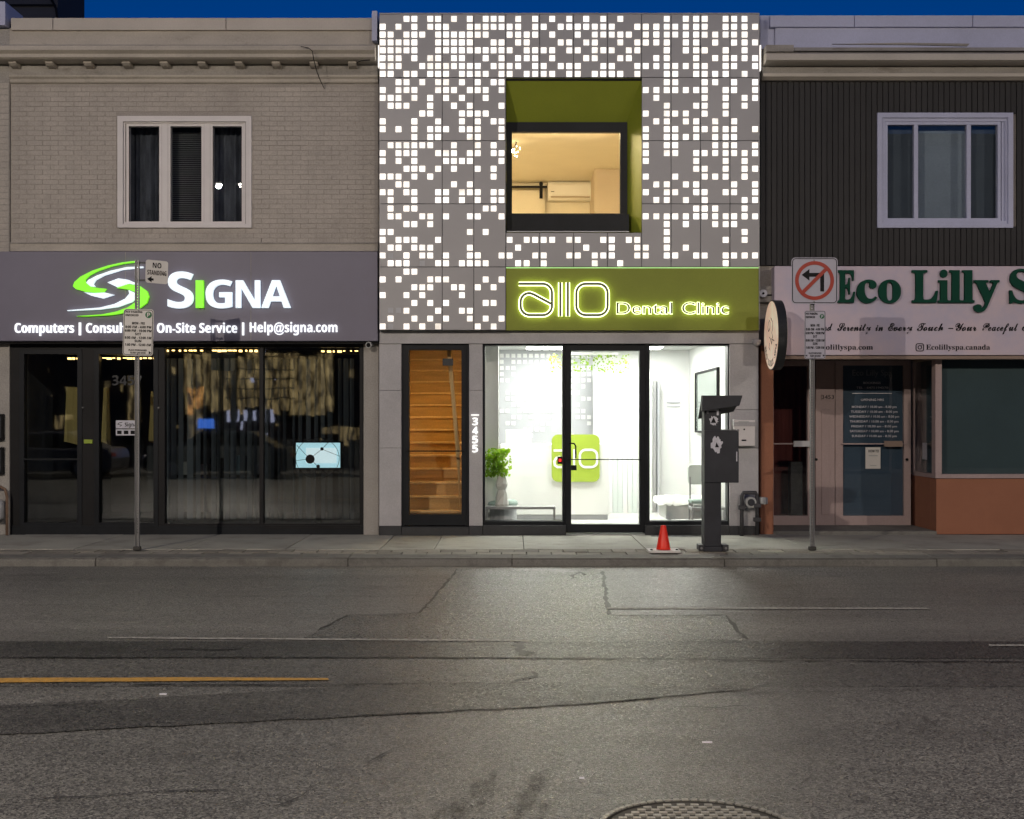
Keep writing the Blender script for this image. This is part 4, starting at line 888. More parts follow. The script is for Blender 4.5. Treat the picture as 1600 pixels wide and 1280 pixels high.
# low table, vase, plant, pouf
def low_table(a, b, c, Y, yb, label):
    t_ = thing('low_table', label, 'table', (X((a+b)/2, Y), Y, .02))
    MB().pbox(a, b, c, c+4, Y, yb).build('table_top', 'greymetal', t_, bevel=.004)
    for px in (a+1.5, b-1.5):
        for yy in (Y+.03, yb-.03): MB().box(X(px, Y)-.012, X(px, Y)+.012, yy-.012, yy+.012, .02, Z(c+4, Y)).build('leg', 'greymetal', t_)
low_table(759, 868, 792, .22, .50, 'low grey table under the white vase inside the clinic window')
low_table(1081, 1134, 793, .35, .75, 'low grey table at the right inside the clinic window')
VS = MB().lathe([(0, 0), (.095, 0), (.105, .05), (.075, .20), (.055, .245), (.085, .30), (.09, .34), (.065, .43), (.05, .5), (.04, .5), (.04, .35), (0, .35)], X(784, .35), .35, 9, Z(793, .3)+.003, twist=.5).build('vase', 'ceram', label='tall faceted white ceramic vase on the low table', cat='vase')
PLT = thing('bouquet', 'bright green leafy bouquet standing in the white vase', 'plant', (X(778, .35), .35, Z(742, .35)))
mb = MB(); st = MB(); rg = random.Random(5)
for k in range(330):
    th = rg.uniform(0, 6.28); rad = rg.uniform(.03, .2); hh = rg.uniform(-.03, .36)
    cx, cy, cz = X(777, .35)+rad*math.cos(th), .35+.6*rad*math.sin(th), Z(741, .35)+hh
    a = rg.uniform(.016, .032); u = Vector((rg.uniform(-1, 1), rg.uniform(-1, 1), rg.uniform(-.6, 1))).normalized(); v = u.cross(Vector((rg.uniform(-1, 1), 1, rg.uniform(-1, 1)))).normalized()
    c0 = Vector((cx, cy, cz)); mb.add([c0-u*a*1.5, c0+v*a, c0+u*a*1.5, c0-v*a], [(0, 1, 2, 3)])
    if k % 22 == 0: st.tube([(X(784, .35), .35, Z(744, .35)-.05), ((X(784, .35)+cx)/2, .35, (Z(744, .35)+cz)/2+.04), (cx, cy, cz)], .004, 5)
mb.build('foliage', 'leaf', PLT, kind='stuff'); st.build('stem', 'leaf', PLT)
PF = MB().lathe([(0, 0), (.24, 0), (.25, .03), (.25, .3), (.24, .33), (0, .33)], X(781, .75), .75, 24, .02).build('pouf_base', 'palegrey', None)
PFT = thing('pouf', 'round pouf with sage cushion behind the low table and vase', 'stool', (X(781, .75), .75, .02)); par(PF, PFT)
MB().lathe([(0, 0), (.25, 0), (.27, .03), (.26, .07), (.22, .09), (0, .095)], X(781, .75), .75, 24, .355).build('cushion', 'sage', PFT, smooth=True)
HP = thing('hanging_plant', 'trailing green plants hanging below the reception ceiling', 'plant', (X(925, 2.0), 2.0, Z(555, 2.0)))
MB().box(X(885, 2.0), X(965, 2.0), 1.9, 2.2, Z(555, 2.0), Z(551, 2.0)).build('trough', 'white', HP)
mb = MB()
for k in range(260):
    px = rg.uniform(858, 982); py = rg.choice((558, 569, 578))+rg.uniform(-4, 5); yy = rg.uniform(1.75, 2.3)
    if py > 574 and rg.random() < .3: continue
    a = rg.uniform(.008, .02); u = Vector((rg.uniform(-1, 1), rg.uniform(-1, 1), rg.uniform(-1, .2))).normalized(); v = u.cross(Vector((0, 1, .3))).normalized()
    c0 = Vector((X(px, yy), yy, Z(py, yy))); mb.add([c0-u*a*1.5, c0+v*a, c0+u*a*1.5, c0-v*a], [(0, 1, 2, 3)])
mb.build('foliage', 'leaf', HP, kind='stuff')
# right wall: framed mirror, bench with fleece, sage chair
PC = thing('wall_mirror', 'tall black framed mirror on the right wall of the reception', 'mirror', (qx1-.02, 2.2, 1.3))
ma, mb_, mz0, mz1 = 1.0, 3.3, 1.42, 2.42
for y0_, y1_, z0_, z1_ in ((ma, mb_, mz0, mz0+.03), (ma, mb_, mz1-.03, mz1), (ma, ma+.03, mz0+.03, mz1-.03), (mb_-.03, mb_, mz0+.03, mz1-.03)): MB().box(qx1-.05, qx1-.003, y0_, y1_, z0_, z1_).build('frame_bar', 'ink', PC)
MB().box(qx1-.025, qx1-.004, ma+.03, mb_-.03, mz0+.03, mz1-.03).build('glass', surf('mirror_glass', (.62, .70, .66), .08, .02, 2, 60, .02, 0, metal=.6), PC)
BN = thing('bench', 'white bench with shaggy fleece seat along the right wall', 'bench', (X(1080, 1.2), 1.4, .02))
MB().box(X(1040, 1.0), qx1-.06, .95, 1.9, .14, .40).build('base', 'white', BN, bevel=.01)
for a in (X(1040, 1.0)+.06, qx1-.14): MB().box(a-.03, a+.03, 1.0, 1.06, .02, .14).build('leg', 'palegrey', BN)
mb = MB(); nx, ny = 26, 16
x0_, x1_ = X(1028, 1.0), qx1-.05
for j in range(ny+1):
    for i in range(nx+1):
        e_ = min(i, nx-i, j, ny-j)
        mb.v.append((x0_+(x1_-x0_)*i/nx, .88+1.0*j/ny, (.36 if e_ == 0 else .44)+rg.uniform(-.02, .02)))
for j in range(ny):
    for i in range(nx): a = j*(nx+1)+i; mb.f.append((a, a+1, a+nx+2, a+nx+1))
mb.build('fleece', 'fur', BN, smooth=True)
SCH = thing('chair', 'pale sage chair with rounded back near the right clinic pane', 'chair', (X(1092, .9), .9, .02))
MB().prism(rrect(1075, 1110, 726, 757, 6, .85), .85, .91).build('backrest', 'palegreen', SCH, bevel=.01)
MB().box(X(1076, .75), X(1112, .75), .5, .86, Z(792, .75)+.06, Z(783, .75)+.03).build('seat', 'sage', SCH, bevel=.02)
for px in (1078, 1110):
    for yy in (.54, .82): MB().box(X(px, .75)-.012, X(px, .75)+.012, yy-.012, yy+.012, .02, Z(792, .75)+.06).build('leg', 'greymetal', SCH)
    MB().box(X(px, .85)-.01, X(px, .85)+.01, .83, .849, Z(790, .85), Z(745, .85)).build('post', 'greymetal', SCH)
WT = thing('wall_lettering', 'two faint grey lines of lettering on the white rear wall', 'lettering', (X(1052, 4.2), 4.25, Z(637, 4.2)))
for py in (629, 635): MB().pbox(1042, 1063, py-1.2, py+1, 4.28, 4.295).build('text_line', 'palegrey', WT)
MB().box(X(1031, 4.0)-.03, X(1031, 4.0)+.01, 4.1, 4.29, .02, 2.3).build('door_edge', 'palegrey', CL)
# pier fittings: mailbox, gas meter, dome camera
ML = thing('mailbox', 'white metal wall mailbox on the grey pier beside the pay station', 'mailbox', (X(1164, HY), HY, Z(697, HY)))
MB().pbox(1147, 1180, 656, 697, HY-.09, HY+.019).build('body', 'vinyl', ML, bevel=.008)
MB().profile_x([(HY+.019, Z(655, HY)), (HY-.1, Z(660, HY)), (HY-.1, Z(666, HY)), (HY+.019, Z(664, HY))], X(1146, HY-.1), X(1180.5, HY-.1)).build('lid', 'stone', ML)
MB().pbox(1159, 1166, 687, 689, HY-.098, HY-.088).build('slot', 'ink', ML); disc(MB(), 1163, 671, .012, HY-.1, HY-.088, 10).build('keyhole', 'ink', ML)
MB().pbox(1154, 1170, 658.5, 660.5, HY-.108, HY-.1).build('name_plate', 'greymetal', ML)
GM = thing('gas_meter', 'gas meter with dark pipe loop on the pier beside the orange wall', 'gas meter', (X(1171, -.25), -.25, 0))
yy = -.27
MB().tube([(X(1159, yy), yy, .0), (X(1159, yy), yy, Z(775, yy)), (X(1161, yy), yy, Z(770, yy)), (X(1181, yy), yy, Z(770, yy)), (X(1183, yy), yy, Z(775, yy)), (X(1183, yy), yy, .02)], .028, 10).build('pipe', 'pipe', GM, smooth=True)
for px, py in ((1159, 793), (1183, 812), (1183, 790)): MB().box(X(px, yy)-.05, X(px, yy)+.05, yy-.04, yy+.04, Z(py, yy)-.03, Z(py, yy)+.03).build('valve', 'pipe', GM, bevel=.008)
MB().tube([(X(1173, yy), yy-.03, Z(785, yy)), (X(1173, yy), yy+.09, Z(785, yy))], .075, 18).build('dial_body', 'greymetal', GM)
MB().tube([(X(1173, yy), yy-.045, Z(785, yy)), (X(1173, yy), yy-.031, Z(785, yy))], .05, 18).build('dial', 'pay', GM)
MB().box(X(1187, yy), X(1199, yy), yy-.05, yy+.08, Z(788, yy), Z(777, yy)).build('regulator', 'greymetal', GM, bevel=.02)
DMC = thing('dome_camera', 'small white dome camera at the top of the right grey pier', 'camera', (X(1180, HY), HY-.06, Z(540, HY)))
MB().lathe([(0, -.06), (.035, -.05), (.055, -.02), (.06, 0), (.06, .03), (0, .03)], X(1181, HY), HY-.06, 16, Z(535, HY)).build('dome', 'stone', DMC, smooth=True)

# --- clinic sign: olive board with halo lit lettering
AY = -.27
AS = thing('clinic_sign', 'olive green sign board with halo lit allo Dental Clinic lettering', 'sign', (X(988, AY), AY, Z(516, AY)))
MB().box(X(790.8, AY), X(1186, AY), AY, HY+.2, Z(516, AY), Z(419.6, AY)).build('board', 'green', AS, bevel=.003)
MB().box(X(790.8, AY), X(1187, AY), AY+.002, AY+.02, Z(419.2, AY), Z(417.6, AY)).build('top_light', emit('lime_edge', (.55, 1.0, .35), .55), AS)
ap = lambda a, b: (X(790+a/4, AY), Z(420+b/4, AY))
u = 1/(4*S(AY))
A_ = [ap(82, 97), ap(232, 97)]+[ap(232+57*math.sin(R(t)), 154-57*math.cos(R(t))) for t in range(10, 91, 16)]+[ap(289, 225)]+[ap(289, 236)]+[ap(233+56*math.cos(R(t)), 236+56*math.sin(R(t))) for t in range(10, 91, 16)]+[ap(150, 292)]+[ap(150-56*math.sin(R(t)), 236+56*math.cos(R(t))) for t in range(10, 91, 16)]+[ap(94, 210)]+[ap(147-53*math.cos(R(t)), 208-53*math.sin(R(t))) for t in range(10, 81, 14)]+[ap(152, 155), ap(175, 163), ap(284, 221)]
O_ = [ap(*p) for p in []]
def rr_px(a, b, c, d, r):
    out = []
    for cx, cy, t0 in ((b-r, c+r, -90), (b-r, d-r, 0), (a+r, d-r, 90), (a+r, c+r, 180)):
        for t in range(0, 91, 15): out.append(ap(cx+r*math.cos(R(t0+t)), cy+r*math.sin(R(t0+t))))
    return out
O_ = rr_px(441, 636, 97, 292, 58)
lets = [(A_, False), ([ap(341, 88), ap(341, 299)], False), ([ap(388, 88), ap(388, 299)], False), (O_, True)]
for pts, cl in lets:
    L_ = stroke(MB(), pts, 15*u, AY-.062, AY-.044, cl).build('letter', 'lface', AS)
    stroke(MB(), pts, 27*u, AY-.042, AY-.030, cl).build('letter_halo', 'e_halo', L_)
for t_, a, b in (('Dental', 692, 1040), ('Clinic', 1100, 1392)):
    xx0, xx1 = ap(a, 0)[0], ap(b, 0)[0]
    L_ = text(MB(), t_, 'bfont', xx0, xx1, ap(0, 284)[1], 72*u, AY-.062, depth=.018, off=-.006, res=5).build('lettering', 'lface', AS)
    text(MB(), t_, 'bfont', xx0-1.6*u, xx1+1.6*u, ap(0, 284)[1], 72*u, AY-.042, depth=.012, off=.022, res=5).build('letter_halo', 'e_halo', L_)

# ================================================================== SPA BUILDING (right)
EB = thing('clad_building', 'dark ribbed clad building with blue grey parapet over the spa', 'building', (X(1400), 0, 0))
ex0, ex1 = X(1187.5), 12.5
ewin = (X(1373), X(1582), Z(354), Z(178))
MB().wall(ex0, ex1, Z(540), Z(26), [ewin], .03, .3).build('wall', 'mortar', EB)
# vertical boards
px = 1188.0; i = 0
while px < 1605:
    wpx = 8.7
    a, b = X(px), X(px+wpx-.9)
    ov = not (b <= ewin[0] or a >= ewin[1])
    spans = [(Z(415), Z(128))] if not ov else [(Z(415), ewin[2]-.002), (ewin[3]+.002, Z(128))]
    for z0_, z1_ in spans: MB().box(a, b, random.uniform(-.004, .004)-.012, .029, z0_, z1_).build('cladding_board', 'clad', EB, bevel=.003)
    px += wpx
MB().box(X(1605), ex1, -.01, .029, Z(415), Z(128)).build('cladding_run', 'clad', EB)
MB().box(ex0, ex1, .015, .0295, Z(415), Z(355)).build('backing_strip', 'ink', EB)
# window
EW = MB().frame(1371, 1583.5, 176, 356, 8, -.04, .08, tb=6).build('window', 'lav', EB, bevel=.004)
MB().frame(1377, 1577, 184, 351, 6, -.01, .08).build('frame', 'lav', EW, bevel=.003)
MB().frame(1382, 1564, 190, 346, 5, .005, .085).build('sash', 'lav', EW, bevel=.003)
for a, b in ((1428, 1434.5), (1510.5, 1517)): MB().pbox(a, b, 194, 342, .01, .08).build('mullion', 'lav', EW)
MB().pbox(1565, 1577, 186, 350, .02, .08).build('side_infill', 'lav', EW)
for a, b in ((1386, 1428.5), (1434, 1511), (1516.5, 1560)): MB().pbox(a, b, 194, 342, .05, .056).build('pane', 'g_win', EW)
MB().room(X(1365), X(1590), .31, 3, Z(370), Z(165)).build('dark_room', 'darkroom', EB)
for a, b, mt in ((1384, 1430, 'bluegrey'), (1516, 1562, 'bluegrey')): MB().pbox(a, b, 190, 346, .2, .22).build('shade', mt, EB)
MB().pbox(1432, 1513, 190, 346, .24, .26).build('shade', surf('sky_tint_shade', (.38, .44, .48), .8, .12, .9, 60, .1, .05), EB)  # pale blue colour paints the sky reflected in the middle pane
# parapet and cornice
MB().box(X(1210), ex1, -.06, .3, Z(77), Z(42)).build('parapet', 'lav', EB)
MB().box(ex0+.0, X(1209.5), -.02, .28, Z(77), Z(25)).build('end_flashing', 'lav', EB)
cx_ = [1203, 1335, 1520, 1820]
for a, b in zip(cx_[:-1], cx_[1:]): MB().pbox(a+.4, b-.4, 24, 42, -.11, .35).build('coping', 'lav', EB, bevel=.006)
MB().profile_x([(.1, Z(77.5)), (-.1, Z(78.5)), (-.30, Z(84)), (-.33, Z(90)), (.1, Z(90))], X(1232), ex1).build('cornice_cap', 'grime', EB)
MB().profile_x([(.1, Z(80)), (-.36, Z(82)), (-.36, Z(92)), (.1, Z(92))], ex0+.02, X(1231.5)).build('cornice_cap', 'grime', EB)
MB().profile_x([(.1, Z(90.3)), (-.33, Z(93)), (-.36, Z(96)), (-.36, Z(105)), (-.30, Z(107)), (.1, Z(107))], ex0+.02, ex1).build('cornice', 'coping', EB)
MB().box(ex0+.01, ex1, -.12, .1, Z(118), Z(107.3)).build('soffit_band', 'grime', EB)
MB().profile_x([(.05, Z(118.3)), (-.15, Z(119)), (-.15, Z(124)), (-.08, Z(128)), (.05, Z(128))], ex0+.01, ex1).build('bed_mould', 'coping', EB)
MB().prism([(X(1300, -.37), Z(81)), (X(1420, -.37), Z(82)), (X(1512, -.37), Z(84)), (X(1515, -.37), Z(80.5)), (X(1410, -.37), Z(79))], -.372, -.34).build('loose_flashing', 'grime', EB)
# ground floor
RY = 1.05
MB().box(X(1187.5), X(1208), -.03, RY+.2, 0, Z(540)).build('pier', 'terra', EB, bevel=.006)
bx = X(1463); bxr = X(1422, RY)
MB().box(bx, ex1, 0, .25, 0, Z(748)).build('stall_riser', 'terra', EB, bevel=.005)
MB().box(bx, bx+.2, .2501, RY+.2, 0, Z(746)).build('stall_riser', 'terra', EB, bevel=.005)
def sillframe(mb, x0, x1, y0, y1, z0, z1): return mb.box(x0, x1, y0, y1, z0, z1)
SHW = MB().box(bx-.02, ex1, -.025, .16, Z(747.5), Z(741)).build('bay_window', 'pinkwood', EB, bevel=.004)
MB().box(bx-.02, ex1, -.015, .14, Z(561), Z(554)).build('head_rail', 'taupe', SHW)
MB().box(bx-.02, X(1471), -.02, .14, Z(741), Z(561)).build('corner_post', 'pinkwood', SHW, bevel=.004)
MB().box(X(1470), ex1, .05, .058, Z(742), Z(560)).build('pane', 'g_win', SHW)
MB().box(X(1470), ex1, .16, .17, Z(744), Z(556)).build('shade', 'teal', SHW)
MB().box(bx-.01, bx+.12, .141, RY, Z(747.5), Z(741)).build('side_sill', 'pinkwood', SHW)
MB().box(bx-.005, bx+.1, .141, RY, Z(561), Z(554)).build('side_head', 'taupe', SHW)
MB().box(bx-.01, bx+.1, RY-.06, RY, Z(741), Z(561)).build('side_post', 'pinkwood', SHW)
MB().box(bx+.03, bx+.038, .141, RY-.06, Z(741), Z(561)).build('side_pane', 'g_win', SHW)
MB().box(bx+.12, bx+.13, .171, RY-.02, Z(744), Z(556)).build('shade', 'teal', SHW)
MB().box(bx+.035, bx+.037, .52, .72, Z(716, .6)-.02, Z(692, .6)).build('notice', 'sticker', SHW)
# entrance recess
MB().box(X(1208), bx, -.02, RY+.3, -.02, .045).build('entrance_floor', 'kerb', EB)
MB().box(X(1208), bx, -.02, RY+.3, Z(556), Z(548)).build('entrance_soffit', 'taupe', EB)
ry = RY
zt = Z(558)
D1 = MB().wall(X(1200, ry), X(1273, ry), .045, zt, [(X(1209, ry), X(1262, ry), Z(806, ry), Z(572, ry))], ry, ry+.1).build('door', 'pinkwood', EB, bevel=.003)
MB().box(X(1207, ry), X(1264, ry), ry+.04, ry+.048, Z(808, ry), Z(570, ry)).build('pane', 'g_win', D1)
MB().box(X(1202, ry), X(1264, ry), ry-.04, ry-.02, Z(694.5, ry), Z(692.5, ry)).build('push_bar', 'pinkwood', D1)
MB().box(X(1239, ry), X(1266, ry), ry-.06, ry-.02, Z(698, ry), Z(689, ry)).build('bar_housing', 'palegrey', D1)
MB().box(X(1180, ry+1), X(1285, ry+1), ry+.9, ry+1, 0, zt).build('curtain', 'maroon', EB)  # backing for the red-lit interior, its red light put into the colour
MB().box(X(1236, ry+.3), X(1254, ry+.3), ry+.3, ry+.5, .05, Z(722, ry+.3)).build('inner_box', 'kerb', EB)
MB().box(X(1274, ry), X(1304, ry), ry-.02, ry+.1, .045, zt).build('pilaster', 'pinkwood', EB, bevel=.005)
MB().box(X(1283, ry), X(1296, ry), ry-.03, ry-.019, .2, Z(640, ry)).build('pilaster_panel', 'pinkwood', EB, bevel=.006)
D2 = MB().wall(X(1305, ry), X(1423, ry), .045, zt, [(X(1317, ry), X(1412, ry), Z(806, ry), Z(571, ry))], ry-.01, ry+.1).build('door', 'pinkwood', EB, bevel=.003)
MB().box(X(1316, ry), X(1413, ry), ry+.05, ry+.06, Z(807, ry), Z(570, ry)).build('film', 'navy', D2)
MB().box(X(1316, ry), X(1413, ry), ry+.03, ry+.036, Z(807, ry), Z(570, ry)).build('pane', 'g_win', D2)
MB().box(X(1314, ry), X(1416, ry), ry-.05, ry-.03, Z(694.5, ry), Z(692.5, ry)).build('push_bar', 'pinkwood', D2)
MB().box(X(1380, ry), X(1408, ry), ry-.07, ry-.03, Z(698, ry), Z(689, ry)).build('bar_housing', 'taupe', D2)
for px in (1275, 1416.5): MB().tube([(X(px, ry), ry-.03, Z(718, ry)), (X(px, ry), ry+.0, Z(718, ry))], .02, 10).build('lock', 'ink', D2)
def dt(t_, st, a, b, pyb, cap, mt='sticker'): return ptext(MB(), t_, st, a, b, pyb, cap, ry+.024, depth=.003, res=2, off=.006).build('door_lettering', mt, D2)
dt('Eco Lilly Spa', 'bfont', 1332, 1393, 587, 9, 'slat')
dt('BOOKINGS', 'bfont', 1349, 1376, 600, 3.2); dt('TEL : 6475194278', 'bfont', 1338, 1388, 607.5, 3.2)
MB().box(X(1332, ry), X(1394, ry), ry+.022, ry+.026, Z(615.2, ry), Z(614.2, ry)).build('rule', 'sticker', D2)
dt('OPENING HRS', 'bfont', 1345, 1381, 626.5, 3.4)
for k, d_ in enumerate(('MONDAY', 'TUESDAY', 'WEDNESDAY', 'THURSDAY', 'FRIDAY', 'SATURDAY', 'SUNDAY')):
    ww = (35, 36.5, 39, 38, 35.5, 38, 35)[k]
    dt(d_+' / 10.00 am - 8.00 pm', 'bfont', 1366-ww, 1366+ww, 637.5+k*7.6, 3.4)
PO = thing('door_notice', 'white paper notice taped on the spa door glass', 'notice', (X(1365, ry), ry, Z(732, ry)))
MB().box(X(1353, ry), X(1376.5, ry), ry+.022, ry+.025, Z(732.5, ry), Z(699, ry)).build('sheet', 'sign', PO)
ptext(MB(), 'HOW TO', 'sans', 1357, 1373, 707, 4, ry+.019, depth=.002).build('lettering', 'ink', PO)
MB().box(X(1358, ry), X(1372, ry), ry+.019, ry+.021, Z(713, ry), Z(711.5, ry)).build('text_line', 'greymetal', PO)
MB().box(X(1360, ry), X(1370, ry), ry+.019, ry+.021, Z(728, ry), Z(727, ry)).build('text_line', 'greymetal', PO)
PN = thing('number_plaque', 'small dark plaque with number 3453 on the pink pilaster', 'number', (X(1294, ry), ry, Z(625, ry)))
MB().box(X(1283, ry), X(1304, ry), ry-.035, ry-.021, Z(625, ry), Z(617, ry)).build('plate', 'pinkwood', PN)
ptext(MB(), '3453', 'ital', 1284, 1303, 623.5, 6, ry-.038, depth=.002).build('digits', 'ink', PN)
MB().box(ex0, ex1, 3.6, 8, 0, Z(34)).build('rear_block', 'mortar', EB)
MB().box(ex0, ex1, .3, 8, Z(40)-.1, Z(40)).build('roof', 'grime', EB)
MB().box(X(592.5)+.02, X(1187)-.02, 6.2, 8, 0, Z(40)).build('rear_block', 'stone', CL)
MB().box(X(592.5)+.02, X(1187)-.02, .27, 8, Z(40)-.1, Z(40)).build('roof', 'grime', CL)
MB().wall(X(592.5)+.02, X(1187)-.02, 0, Z(30), [(op[0]-.006, op[1]+.006, op[2]-.006, op[3]+.006), (bo[0], bo[1], -.1, bo[3]), (bd[0], bd[1], -.1, bd[3])], .125, .27).build('inner_wall', 'stone', CL)

# spa fascia sign
EY = -.25
ES = thing('fascia_sign', 'blush marble fascia sign with dark green Eco Lilly letters over the spa', 'sign', (X(1500, EY), EY, Z(555, EY)))
MB().box(X(1210, EY), 11.5, EY, -.03, Z(555, EY), Z(416, EY)).build('sign_face', 'marble', ES, bevel=.006)
MB().box(X(1210, EY), 11.5, EY+.03, -.02, Z(561, EY), Z(556, EY)).build('under_trim', 'taupe', ES)
for c_, a, b, pb, cap in (('E', 1309, 1336.5, 472, 49), ('c', 1339, 1371, 472, 49), ('o', 1373, 1408, 472, 49), ('L', 1425.5, 1466, 472, 49), ('i', 1466.5, 1483.5, 472, 49), ('l', 1484, 1503, 472, 49), ('l', 1504, 1523, 472, 49), ('y', 1522, 1562, 472, 49), ('S', 1578, 1616, 472, 50), ('p', 1620, 1660, 472, 49), ('a', 1664, 1700, 472, 49)):
    ptext(MB(), c_, 'serif', a, b, pb, cap, EY-.05, depth=.047, res=6, off=.012).build('letter', 'dgreen', ES)
for t_, a, b in (('And', 1275, 1301), ('Serenity', 1308.5, 1361), ('in', 1368, 1380), ('Every', 1387.5, 1426), ('Touch', 1433, 1474), ('Your', 1493, 1526), ('Peaceful', 1535, 1591), ('Escape', 1597, 1640)):
    ptext(MB(), t_, 'script', a, b, 517, 12, EY-.006, depth=.004, off=.014).build('lettering', 'ink', ES)
MB().pbox(1482, 1489.5, 512.5, 514, EY-.006, EY-.002).build('dash', 'ink', ES)
ptext(MB(), 'Ecolillyspa.com', 'serif', 1276, 1364, 546.5, 8, EY-.006, depth=.004).build('lettering', 'ink', ES)
ptext(MB(), 'Ecolillyspa.canada', 'serif', 1447, 1547, 546.5, 8, EY-.006, depth=.004).build('lettering', 'ink', ES)
stroke(MB(), rrect(1431.2, 1443, 537.2, 548.6, 3, EY), 1.3/S(EY), EY-.006, EY-.002, True).build('camera_icon', 'ink', ES)
stroke(MB(), [(X(1437.1, EY)+.025*math.cos(t*.4488), Z(542.9, EY)+.025*math.sin(t*.4488)) for t in range(14)], 1.2/S(EY), EY-.006, EY-.002, True).build('camera_icon', 'ink', ES)
disc(MB(), 1440.6, 539.8, .007, EY-.006, EY-.002, 8).build('camera_icon', 'ink', ES)
# round floodlight plate left of the spa sign
FL = thing('wall_light', 'small round white wall light beside the spa sign', 'lamp', (X(1193, -.1), -.1, Z(465, -.1)))
MB().pbox(1187.5, 1210, 447, 472, -.06, .02).build('plate', 'grime', FL, bevel=.005)
MB().tube([(X(1193, -.12), -.12, Z(458.5, -.12)), (X(1193, -.12), -.06, Z(458.5, -.12))], .055, 18).build('lens', 'sticker', FL)
MB().tube([(X(1193, -.13), -.13, Z(458.5, -.13)), (X(1193, -.13), -.121, Z(458.5, -.13))], .016, 10).build('centre', 'ink', FL)
MB().tube([(X(1198, -.08), -.08, Z(461, -.08)), (X(1210, -.08), -.08, Z(461, -.08))], .008, 6).build('cable', 'ink', FL)
# round blade sign
BS = thing('blade_sign', 'round projecting sign with cream face and dark rim between clinic and spa', 'sign', (X(1196, -.1), -.1, Z(578, -.7)))
fx, cy_, cz_, rd = 3.535, -.72, Z(524, -.72), .475
def ring(xa, xb, r0_, mat, name, n=48):
    mb = MB(); vs = [(xa, cy_+r0_*math.cos(2*math.pi*k/n), cz_+r0_*math.sin(2*math.pi*k/n)) for k in range(n)]+[(xb, cy_+r0_*math.cos(2*math.pi*k/n), cz_+r0_*math.sin(2*math.pi*k/n)) for k in range(n)]
    mb.add(vs, [tuple(range(n)), tuple(range(2*n-1, n-1, -1))]+[(k, n+k, n+(k+1) % n, (k+1) % n) for k in range(n)])
    return mb.build(name, mat, BS)
ring(fx, fx+.12, rd, 'base', 'rim')
M['bface'] = surf('cream_sign_print', (.72, .60, .47), .45, .06, 1.2, 120, .05, .02, stain=(1.6, .42, .7, (.62, .36, .26)))
_b = M['bface'].node_tree.nodes['Principled BSDF']; M['bface'].node_tree.links.new(_b.inputs['Base Color'].links[0].from_socket, _b.inputs['Emission Color']); _b.inputs['Emission Strength'].default_value = .55
ring(fx-.004, fx-.0005, rd-.012, 'bface', 'face'); ring(fx+.1205, fx+.124, rd-.012, 'bface', 'face')
for dz in (.2, -.2): MB().tube([(fx+.06, cy_+rd-.06, cz_+dz), (fx+.06, -.0, cz_+dz)], .018, 8).build('bracket_arm', 'ink', BS)
def on_face(pts, w_, name='face_line'):
    """ink line drawn on the sign face; pts in the face plane (u to the right as read, v up)"""
    mb = MB(); stroke(mb, pts, w_, 0, .002)
    mb.v = [(fx-.0065+v[1], cy_-v[0]*-1*-1, cz_+v[2]) for v in mb.v]
    return mb.build(name, 'sbrown', BS)
on_face([(-.16, .20), (-.20, .12), (-.15, .06), (-.06, .10), (-.05, .18), (-.12, .22)], .012)
on_face([(.0, .24), (.10, .18), (.12, .08), (.06, .03), (.12, -.03), (.04, -.06)], .014)
on_face([(-.10, -.02), (-.02, -.05), (.05, -.12), (.10, -.06), (.22, -.09)], .014)
on_face([(-.08, -.1), (-.12, -.16), (-.06, -.2)], .012)
for k, c_ in enumerate('ECO LILLY SPA'):
    if c_ == ' ': continue
    an = R(205+k*10.8); vs, fs = raw_text(c_, 'serif', 0, 2)
    mx_ = sum(p[0] for p in vs)/len(vs); s_ = .12
    mb = MB(); rot_ = an+math.pi/2
    vv = []
    for p in vs:
        u_, v_ = (p[0]-mx_)*s_, p[1]*s_-.04
        uu = .385*math.cos(an)+u_*math.cos(rot_)-v_*math.sin(rot_); v2 = .385*math.sin(an)+u_*math.sin(rot_)+v_*math.cos(rot_)
        vv.append((fx-.0065+p[2]*.002, cy_-uu, cz_+v2))
    mb.add(vv, fs).build('rim_letter', 'sbrown', BS)

# ================================================================== STREET FURNITURE
def sign_post(px, Y, ztop, label, r=.022):
    x = X(px, Y)
    P = thing('sign_post', label, 'sign post', (x, Y, 0))
    # perforated U-channel post
    w2 = .026
    MB().prism([(0, 0), (1, 0), (1, 1)], 0, 1)
    body = MB().box(x-w2, x-w2+.008, Y-.018, Y+.022, 0.0, ztop).box(x+w2-.008, x+w2, Y-.018, Y+.022, 0.0, ztop)
    hz = [0.0]; z_ = .08
    while z_ < ztop-.05: hz += [z_, z_+.012]; z_ += .034
    hz.append(ztop)
    body.plate([x-w2+.008, x-.006, x+.006, x+w2-.008], hz, lambda i, j: i == 1 and j % 2 == 1, Y+.008, Y+.013)
    body.build('post', 'steel', P)
    MB().box(x-.045, x+.045, Y-.035, Y+.035, 0, .05).build('base_sleeve', 'irondark', P, bevel=.01)
    return P, x
def rr_abs(x0, x1, z0_, z1_, r, n=5):
    return arc(x1-r, z1_-r, r, 0, 90, n)+arc(x0+r, z1_-r, r, 90, 180, n)+arc(x0+r, z0_+r, r, 180, 270, n)+arc(x1-r, z0_+r, r, 270, 360, n)
